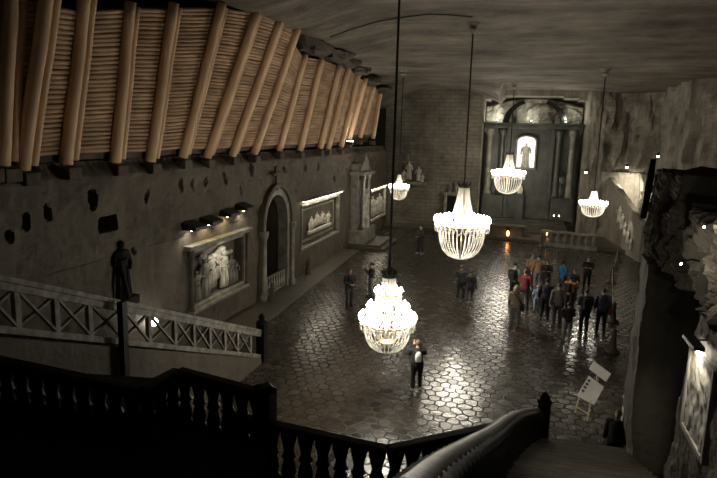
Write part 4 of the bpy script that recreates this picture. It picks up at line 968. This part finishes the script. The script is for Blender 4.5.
def person(p, h, face, pose, top, bottom, hair, label, shoes=(.03, .03, .03), bag=None, lean=0, skirt=False, longhair=False, hat=None, kid=False):
    s = h / 1.75
    sh = .19 if not kid else .17
    hipw = .09
    st = {'d': .0}
    J = {}
    def arm(sg):
        S = Vector((sg * sh, 0, 1.42))
        if pose == 'phone': E = Vector((sg * .24, .12, 1.2)); W = Vector((sg * .07, .36, 1.47)); Hd = Vector((-sg * .1, .1, 1))
        elif pose == 'cross': E = Vector((sg * .25, .04, 1.16)); W = Vector((-sg * .05, .2, 1.18)); Hd = Vector((-sg, .0, .15))
        elif pose == 'front': E = Vector((sg * .24, .02, 1.15)); W = Vector((sg * .06, .26, 1.08)); Hd = Vector((-sg * .6, .6, 0))
        elif pose == 'hips': E = Vector((sg * .34, -.06, 1.17)); W = Vector((sg * .19, .05, 1.0)); Hd = Vector((-sg * .4, .5, -.5))
        elif pose == 'head': E = Vector((sg * .33, .06, 1.45)); W = Vector((sg * .14, .12, 1.62)); Hd = Vector((-sg * .6, -.1, .6))
        elif pose == 'one' and sg > 0: E = Vector((sg * .27, .12, 1.22)); W = Vector((sg * .12, .32, 1.35)); Hd = Vector((-.2, .3, .9))
        else: E = Vector((sg * .245, -.03, 1.14)); W = Vector((sg * .255, .06, .88)); Hd = Vector((0, .15, -1))
        return S, E, W, Hd.normalized()
    legs = []
    for sg in (-1, 1):
        stx = .05 * (1 if sg > 0 else -1)
        legs.append((Vector((sg * hipw, 0, .92)), Vector((sg * .105, .03 + stx * .5, .5)), Vector((sg * .115, -.02 + stx, .09)), Vector((sg * .13, .15 + stx, .035))))
    body = MB()
    body.tube([(0, 0, .88), (0, .0, 1.0), (0, .005, 1.12), (0, 0, 1.28), (0, -.005, 1.40), (0, -.005, 1.47)], [.13, .135, .115, .135, .13, .075], 14, sq=(1.15, .82))
    body.tube([(0, -.005, 1.44), (0, .005, 1.56)], [.055, .05], 10)
    # head: skull, jaw, nose, ears
    body.ball((0, .0, 1.655), .073, .092, .098, 14); body.ball((0, .03, 1.60), .052, .058, .062, 12)
    body.tube([(0, .085, 1.665), (0, .112, 1.632), (0, .088, 1.622)], [.009, .016, .012], 6)
    body.ball((0, .083, 1.598), .022, .012, .009, 8)
    for sg in (-1, 1): body.ball((sg * .075, -.005, 1.645), .012, .02, .03, 8)
    for sg in (-1, 1):
        S, E, W, Hd = arm(sg)
        body.tube([S + Vector((-sg * .06, 0, .01)), S, S.lerp(E, .5), E, E.lerp(W, .4), W], [.06, .058, .046, .038, .04, .027], 10)
        body.tube([W, W + Hd * .05, W + Hd * .10], [.026, .034, .028], 8, sq=(1, .6))
    for H_, K_, A_2, T_ in legs:
        body.tube([H_ + Vector((0, 0, .03)), H_.lerp(K_, .4), K_, K_.lerp(A_2, .35), A_2], [.095, .082, .056, .058, .036], 12)
        body.tube([A_2 + Vector((0, -.04, -.045)), A_2.lerp(T_, .5) + Vector((0, 0, -.01)), T_], [.035, .038, .028], 8)
    def xf(me):
        R_ = Matrix.Rotation(lean, 4, 'X')
        for v in me.vertices:
            c = v.co
            if c.z > .9 and lean:
                q = Vector((c.x, c.y, c.z - .9)); q = R_ @ q; c = Vector((q.x, q.y, q.z + .9))
            v.co = Vector((c.x * 1.12, c.y * 1.14, c.z)) * s
    nm = remeshed(body, .016)
    fb = MB()
    for sg in (-1, 1):
        S, E, W, Hd = arm(sg); fingers(fb, W, Hd, -sg * .6)
    for sg in (-1, 1): fb.ball((sg * .03, .086, 1.652), .011, .006, .007, 6, mi=1)
    import bmesh
    bm = bmesh.new(); bm.from_mesh(nm)
    fm = bpy.data.meshes.new('f'); fm.from_pydata(fb.v, [], fb.f); fm.polygons.foreach_set('material_index', fb.m); bm.from_mesh(fm); bm.to_mesh(nm); bm.free(); bpy.data.meshes.remove(fm)
    nm.materials.clear(); nm.materials.append(M['skin']); nm.materials.append(M['eye']); nm.polygons.foreach_set('use_smooth', [True] * len(nm.polygons))
    xf(nm); nm.name = 'person'
    o = bpy.data.objects.new('person', nm); COL.objects.link(o); o.location = p; o.rotation_euler.z = face
    tag(o, label, 'person', 'visitors on the chapel floor')
    def part(name, m_, mat, voxel=.02, rem=True):
        if rem: me = remeshed(m_, voxel)
        else:
            me = bpy.data.meshes.new(name); me.from_pydata(m_.v, [], m_.f); me.polygons.foreach_set('use_smooth', [True] * len(me.polygons))
        me.materials.clear(); me.materials.append(mat); xf(me); me.name = name
        q = bpy.data.objects.new(name, me); COL.objects.link(q); q.parent = o; return q
    j = MB()
    j.tube([(0, 0, .86 if not skirt else .95), (0, .0, 1.0), (0, .005, 1.12), (0, 0, 1.28), (0, -.005, 1.40), (0, -.005, 1.50)], [.158, .155, .142, .158, .15, .07], 14, sq=(1.15, .86))
    for sg in (-1, 1):
        S, E, W, Hd = arm(sg)
        j.tube([S + Vector((-sg * .07, 0, .0)), S, S.lerp(E, .5), E, E.lerp(W, .5), W - (W - E).normalized() * .02], [.075, .074, .064, .056, .052, .042], 10)
    part('jacket', j, top, .02)
    t_ = MB()
    if skirt: t_.lathe([(.15, .98), (.19, .8), (.22, .55), (.2, .55)], n=14)
    for H_, K_, A_2, T_ in legs:
        t_.tube([H_ + Vector((0, 0, .08)), H_.lerp(K_, .4), K_, K_.lerp(A_2, .4), A_2 + Vector((0, 0, .0))], [.112, .098, .074, .07, .06], 12)
    t_.tube([(0, 0, .84), (0, 0, .98)], [.12, .14], 12, sq=(1.15, .86))
    part('trousers', t_, bottom, .02)
    sh_ = MB()
    for H_, K_, A_2, T_ in legs:
        sh_.tube([A_2 + Vector((0, -.06, -.04)), A_2.lerp(T_, .5) + Vector((0, 0, -.012)), T_ + Vector((0, .02, .005))], [.046, .05, .038], 8)
        sh_.tube([A_2 + Vector((0, 0, .02)), A_2 + Vector((0, -.01, -.04))], [.048, .05], 8)
    sm_ = part('shoes', sh_, M_SHOE.setdefault(shoes, tinted('shoe', shoes, None, .5, 5, bump=0)), .018)
    hr = MB()
    hr.ball((0, -.018, 1.68), .088, .1, .092, 14)
    if longhair: hr.tube([(0, -.06, 1.68), (0, -.095, 1.55), (0, -.11, 1.40)], [.085, .085, .05], 10)
    part('hair', hr, hair, .018)
    if hat: 
        m_ = MB(); m_.ball((0, -.01, 1.70), .098, .11, .085, 14); part('hat', m_, hat, .02)
    if bag:
        m_ = MB()
        if bag[0] == 'small':
            m_.ball((0, -.20, 1.28), .10, .08, .16, 12); m_.obox((0, -.2, 1.2), (.09, 0, 0), (0, .06, 0), (0, 0, .1)); part('backpack', m_, bag[1], .02)
        elif bag[0] == 'back': 
            m_.obox((0, -.22, 1.24), (.14, 0, 0), (0, .075, 0), (0, 0, .2)); m_.ball((0, -.22, 1.42), .14, .075, .06, 10); m_.obox((0, -.29, 1.16), (.1, 0, 0), (0, .03, 0), (0, 0, .09))
            for sg in (-1, 1): m_.tube([(sg * .11, -.15, 1.42), (sg * .12, -.05, 1.52), (sg * .13, .13, 1.42), (sg * .13, .14, 1.25), (sg * .12, -.15, 1.1)], .018, 6)
            part('backpack', m_, bag[1], .02)
        else:
            m_.obox((.24, -.02, .88), (.06, 0, 0), (0, .14, 0), (0, 0, .12)); m_.tube([(.24, 0, .96), (.12, .19, 1.25), (-.1, .14, 1.49), (-.08, -.16, 1.48), (.12, -.19, 1.2), (.24, -.05, .96)], .022, 8)
            part('shoulder_bag', m_, bag[1], .02)
    return o
M_SHOE = {}
C = {k: cloth(k + '_cloth', v) for k, v in dict(black=(.008, .008, .009), navy=(.06, .08, .14), dnavy=(.02, .025, .045), red=(.17, .025, .03), tan=(.34, .21, .13), cream=(.36, .30, .22), plaid=(.16, .15, .14), blue=(.02, .15, .34), orange=(.45, .19, .05), grey=(.20, .20, .20), dgrey=(.035, .035, .038), lblue=(.26, .33, .45), white=(.75, .73, .70), jeans=(.05, .07, .11), brown=(.10, .06, .04), pink=(.6, .22, .22), maroon=(.12, .02, .03)).items()}
Hh = {k: tinted(k + '_hair', v, None, .6, 12, bump=.4) for k, v in dict(dark=(.025, .018, .014), brown=(.09, .05, .03), blond=(.35, .24, .13), black=(.012, .01, .01), grey=(.25, .24, .22)).items()}
D180 = PI
def pp(px, py, top_py, lo=1.45, hi=1.95):
    q = on_z(px, py); h = on_y(px, top_py, q.y).z; return q, max(lo, min(hi, h))
q, h = pp(416, 390, 345, 1.5); person(q, 1.66, .3, 'phone', C['black'], C['black'], Hh['brown'], 'person in black with a white backpack raising both arms, alone on the lower floor', shoes=(.6, .58, .55), bag=('small', C['white']))
q, h = pp(420, 254, 219); person(q, 1.98, 2.6, 'front', C['dgrey'], C['dgrey'], Hh['dark'], 'person in dark grey standing alone near the far left platform edge', shoes=(.5, .48, .45))
q, h = pp(460, 300, 265); person(q, h, -.2, 'front', C['black'], C['black'], Hh['dark'], 'taller dark dressed person of the pair below the central chandelier')
q, h = pp(469, 303, 270); person(q, h, .2, 'down', C['black'], C['dgrey'], Hh['black'], 'shorter person with a bulky black jacket and bag in the pair below the central chandelier', bag=('side', C['black']), shoes=(.2, .19, .18))
q, h = pp(371, 297, 263); person(q, h, 1.9, 'phone', C['black'], C['grey'], Hh['black'], 'person holding a phone up beside the nearest chandelier', hat=C['black'])
hv = Matrix.Rotation(1.9, 3, 'Z') @ Vector((0, .36 * 1.2, 1.56)) * (h / 1.75)
m_ = MB(); m_.obox((0, 0, 0), (.075, 0, 0), (0, .006, 0), (0, 0, .04)); o = m_.build('phone', M['metal']); o.location = q + hv; o.rotation_euler.z = 1.9
tag(o, 'small dark phone held up by the person beside the nearest chandelier', 'phone')
q, h = pp(349, 306, 269); person(q, h, -2.4, 'front', C['black'], C['dgrey'], Hh['brown'], 'person in a black coat left of the one photographing', skirt=False)
G = [  # px, feet, head, facing, pose, top, bottom, hair, label, kw
    (513, 300, 257, -.5, 'down', 'grey', 'black', 'dark', 'person in a grey top with dark backpack at the left edge of the group', dict(bag=('back', C['black']))),
    (523, 309, 267, -.3, 'front', 'red', 'dgrey', 'brown', 'person in a red jacket seen from behind in the group', {}),
    (530, 286, 254, -2.8, 'front', 'tan', 'dgrey', 'brown', 'person in tan at the back left of the group', {}),
    (536.5, 290, 254, .3, 'down', 'tan', 'grey', 'dark', 'taller person in tan seen from behind at the back of the group', {}),
    (545, 292, 260, 3.0, 'cross', 'black', 'black', 'black', 'person in black over a pink shirt facing the camera in the group', {}),
    (536, 312, 285, .1, 'down', 'lblue', 'lblue', 'blond', 'small child in pale blue in the middle of the group', dict(kid=True)),
    (544, 319, 278, -.1, 'down', 'dnavy', 'black', 'dark', 'person in very dark navy standing at the group centre', {}),
    (514, 328, 285, .0, 'front', 'cream', 'grey', 'blond', 'long haired person with cream top and grey trousers at the front left of the group', dict(longhair=True, bag=('side', C['black']))),
    (556, 326, 283, .15, 'down', 'plaid', 'dgrey', 'dark', 'person in a grey checked shirt left of the orange jacket', {}),
    (561, 294, 261, -.9, 'front', 'blue', 'dgrey', 'dark', 'person in a bright blue jacket at the back of the group', {}),
    (568, 312, 276, -.6, 'one', 'orange', 'black', 'dark', 'person in an orange jacket with a raised hand in the group', dict(bag=('back', C['black']))),
    (572.5, 299, 269, 2.6, 'down', 'black', 'black', 'dark', 'person in black half hidden behind the orange jacket', {}),
    (566, 341, 302, .1, 'front', 'black', 'grey', 'black', 'person with black top and pale trousers nearest the camera in the group', {}),
    (586, 288, 257, 3.0, 'cross', 'black', 'black', 'brown', 'person in black with folded arms facing the camera behind the group', {}),
    (583, 333, 289, .2, 'front', 'dgrey', 'black', 'dark', 'person with dark jacket and backpack left of the man in navy', dict(bag=('back', C['black']))),
    (600, 332, 288, -.1, 'down', 'navy', 'dnavy', 'dark', 'person in a navy shirt with maroon bag at the right edge of the group', dict(bag=('side', C['maroon']))),
]
for (px, f_, t_, fc, po, a_, b_, hr, lab, kw) in G:
    lo = 1.2 if kw.get('kid') else 1.55
    q, h = pp(px, f_, t_, lo, 1.93); person(q, h, fc, po, C[a_], C[b_], Hh[hr], lab, **kw)
q = on_z(612, 472); person(q, 1.6, 2.7, 'down', C['black'], C['black'], Hh['blond'], 'person in black with pale scarf beside the pillar at the bottom right')

# ------------------------------------------------------------------ lights
WARM = (1.0, .91, .77)
def point(p, w, r=.1, col=WARM, name='lamp_light'):
    l = bpy.data.lights.new(name, 'POINT'); l.energy = w; l.shadow_soft_size = r; l.color = col
    o = bpy.data.objects.new(name, l); COL.objects.link(o); o.location = p; return o
def spot(p, tgt, w, ang=70, r=.05, col=WARM, blend=.6, name='lamp_light'):
    l = bpy.data.lights.new(name, 'SPOT'); l.energy = w; l.shadow_soft_size = r; l.color = col; l.spot_size = math.radians(ang); l.spot_blend = blend
    o = bpy.data.objects.new(name, l); COL.objects.link(o); o.location = p
    o.rotation_euler = (Vector(tgt) - Vector(p)).to_track_quat('-Z', 'Y').to_euler(); return o
KW = 500
for (p, s, ty), k in zip(LIGHTS, (1.0, .80, .48, .25, .42)):
    z = 1.95 if ty == 'a' else 1.25
    point(p + Vector((0, 0, z * s)), KW * k, .3 * s)
    point(p + Vector((0, 0, .85 * s if ty == 'a' else .6)), KW * .35 * k, .2 * s)
for k, (px, py) in enumerate([(195, 232), (212, 226), (230, 218), (246, 212)]):
    p = on_x(px, py, WX + .35); spot((WX + .40, p.y, p.z + .04), (WX - .1, p.y, p.z - 1.2), 42, 125, .04, (1, .82, .5) if k in (1, 2) else WARM)
spot((WX + 1.1, 21.6, 3.7), (WX - .2, 21.5, 2.6), 75, 75)
for y in (31.6, 33.3, 35, 36.8): spot((WX + .28, y, 4.15), (WX - .2, y, 2.4), 15, 130, .05)
for y in (46.5, 48.5, 50.5): spot((WX + .26, y, 3.6), (WX - .2, y, 2.0), 20, 130, .05)
p = on_x(350, 143, -11.2); spot(p + Vector((.1, 0, .2)), (-11.2, p.y - .6, 10), 160, 100, .06, (1, .95, .86)); point(p + Vector((.4, -.2, .3)), 6, .06, (1, .95, .86))
for (px, w) in ((497, 75), (531, 60), (566, 75)):
    q = on_y(px, 117, 52.4); point((q.x, 52.45, 9.65), w, .05, (.95, .97, .85))
point((cx_, Y0 - .5, zt - .3), 6, .05)
p = on_y(627, 166, 49.3); spot((7.5, 48.6, 5.0), (8.0, 50.8, 4.0), 800, 95, .08); spot((7.0, 44.0, 5.9), (8.9, 46.5, 3.6), 420, 75, .1)
spot((6.0, 45.0, 3.2), P0.lerp(P1, .7) + Vector((0, 0, 1.6)), 110, 50, .05)
point(on_x(154, 322, -11.1), 7, .08)
spot((RX - .12, 7.4, 5.67), (RX + .02, 7.4, 4.4), 55, 140, .03)
point(on_x(704, 227, 1.74), 5, .02); point(on_x(681, 264, 1.74), 5, .02)  # added lights brightening the near right rock wall
point(Vector((-.95, 48.0, .6)), 3, .08, (1, .5, .2)); 

point((-4.2, 2.2, 9.6), 26, .12, WARM)                      # lamp of the upper landing
spot((1.7, 10.9, 7.5), (2.4, 18.2, .5), 900, 16, .05)        # unseen spot added to brighten the information board
# ------------------------------------------------------------------ world, camera, output
w = bpy.data.worlds.new('world'); SC.world = w; w.use_nodes = True
w.node_tree.nodes['Background'].inputs[0].default_value = (.9, .85, .75, 1); w.node_tree.nodes['Background'].inputs[1].default_value = .004
cam = bpy.data.cameras.new('camera'); co = bpy.data.objects.new('camera', cam); COL.objects.link(co)
cam.sensor_width = 36; cam.lens = 36 * F / 717; cam.clip_end = 300; cam.clip_start = .05
co.matrix_world = Matrix.Translation((0, 0, EYE)) @ ROT.to_4x4()
SC.camera = co
vs = SC.view_settings; vs.view_transform = 'Standard'; vs.look = 'None'; vs.gamma = 1; vs.use_curve_mapping = False; vs.exposure = 0
SC.cycles.use_denoising = True
SC.cycles.sample_clamp_indirect = 3.0
SC.cycles.max_bounces = 6; SC.cycles.diffuse_bounces = 3; SC.cycles.glossy_bounces = 2; SC.cycles.caustics_reflective = False; SC.cycles.caustics_refractive = False
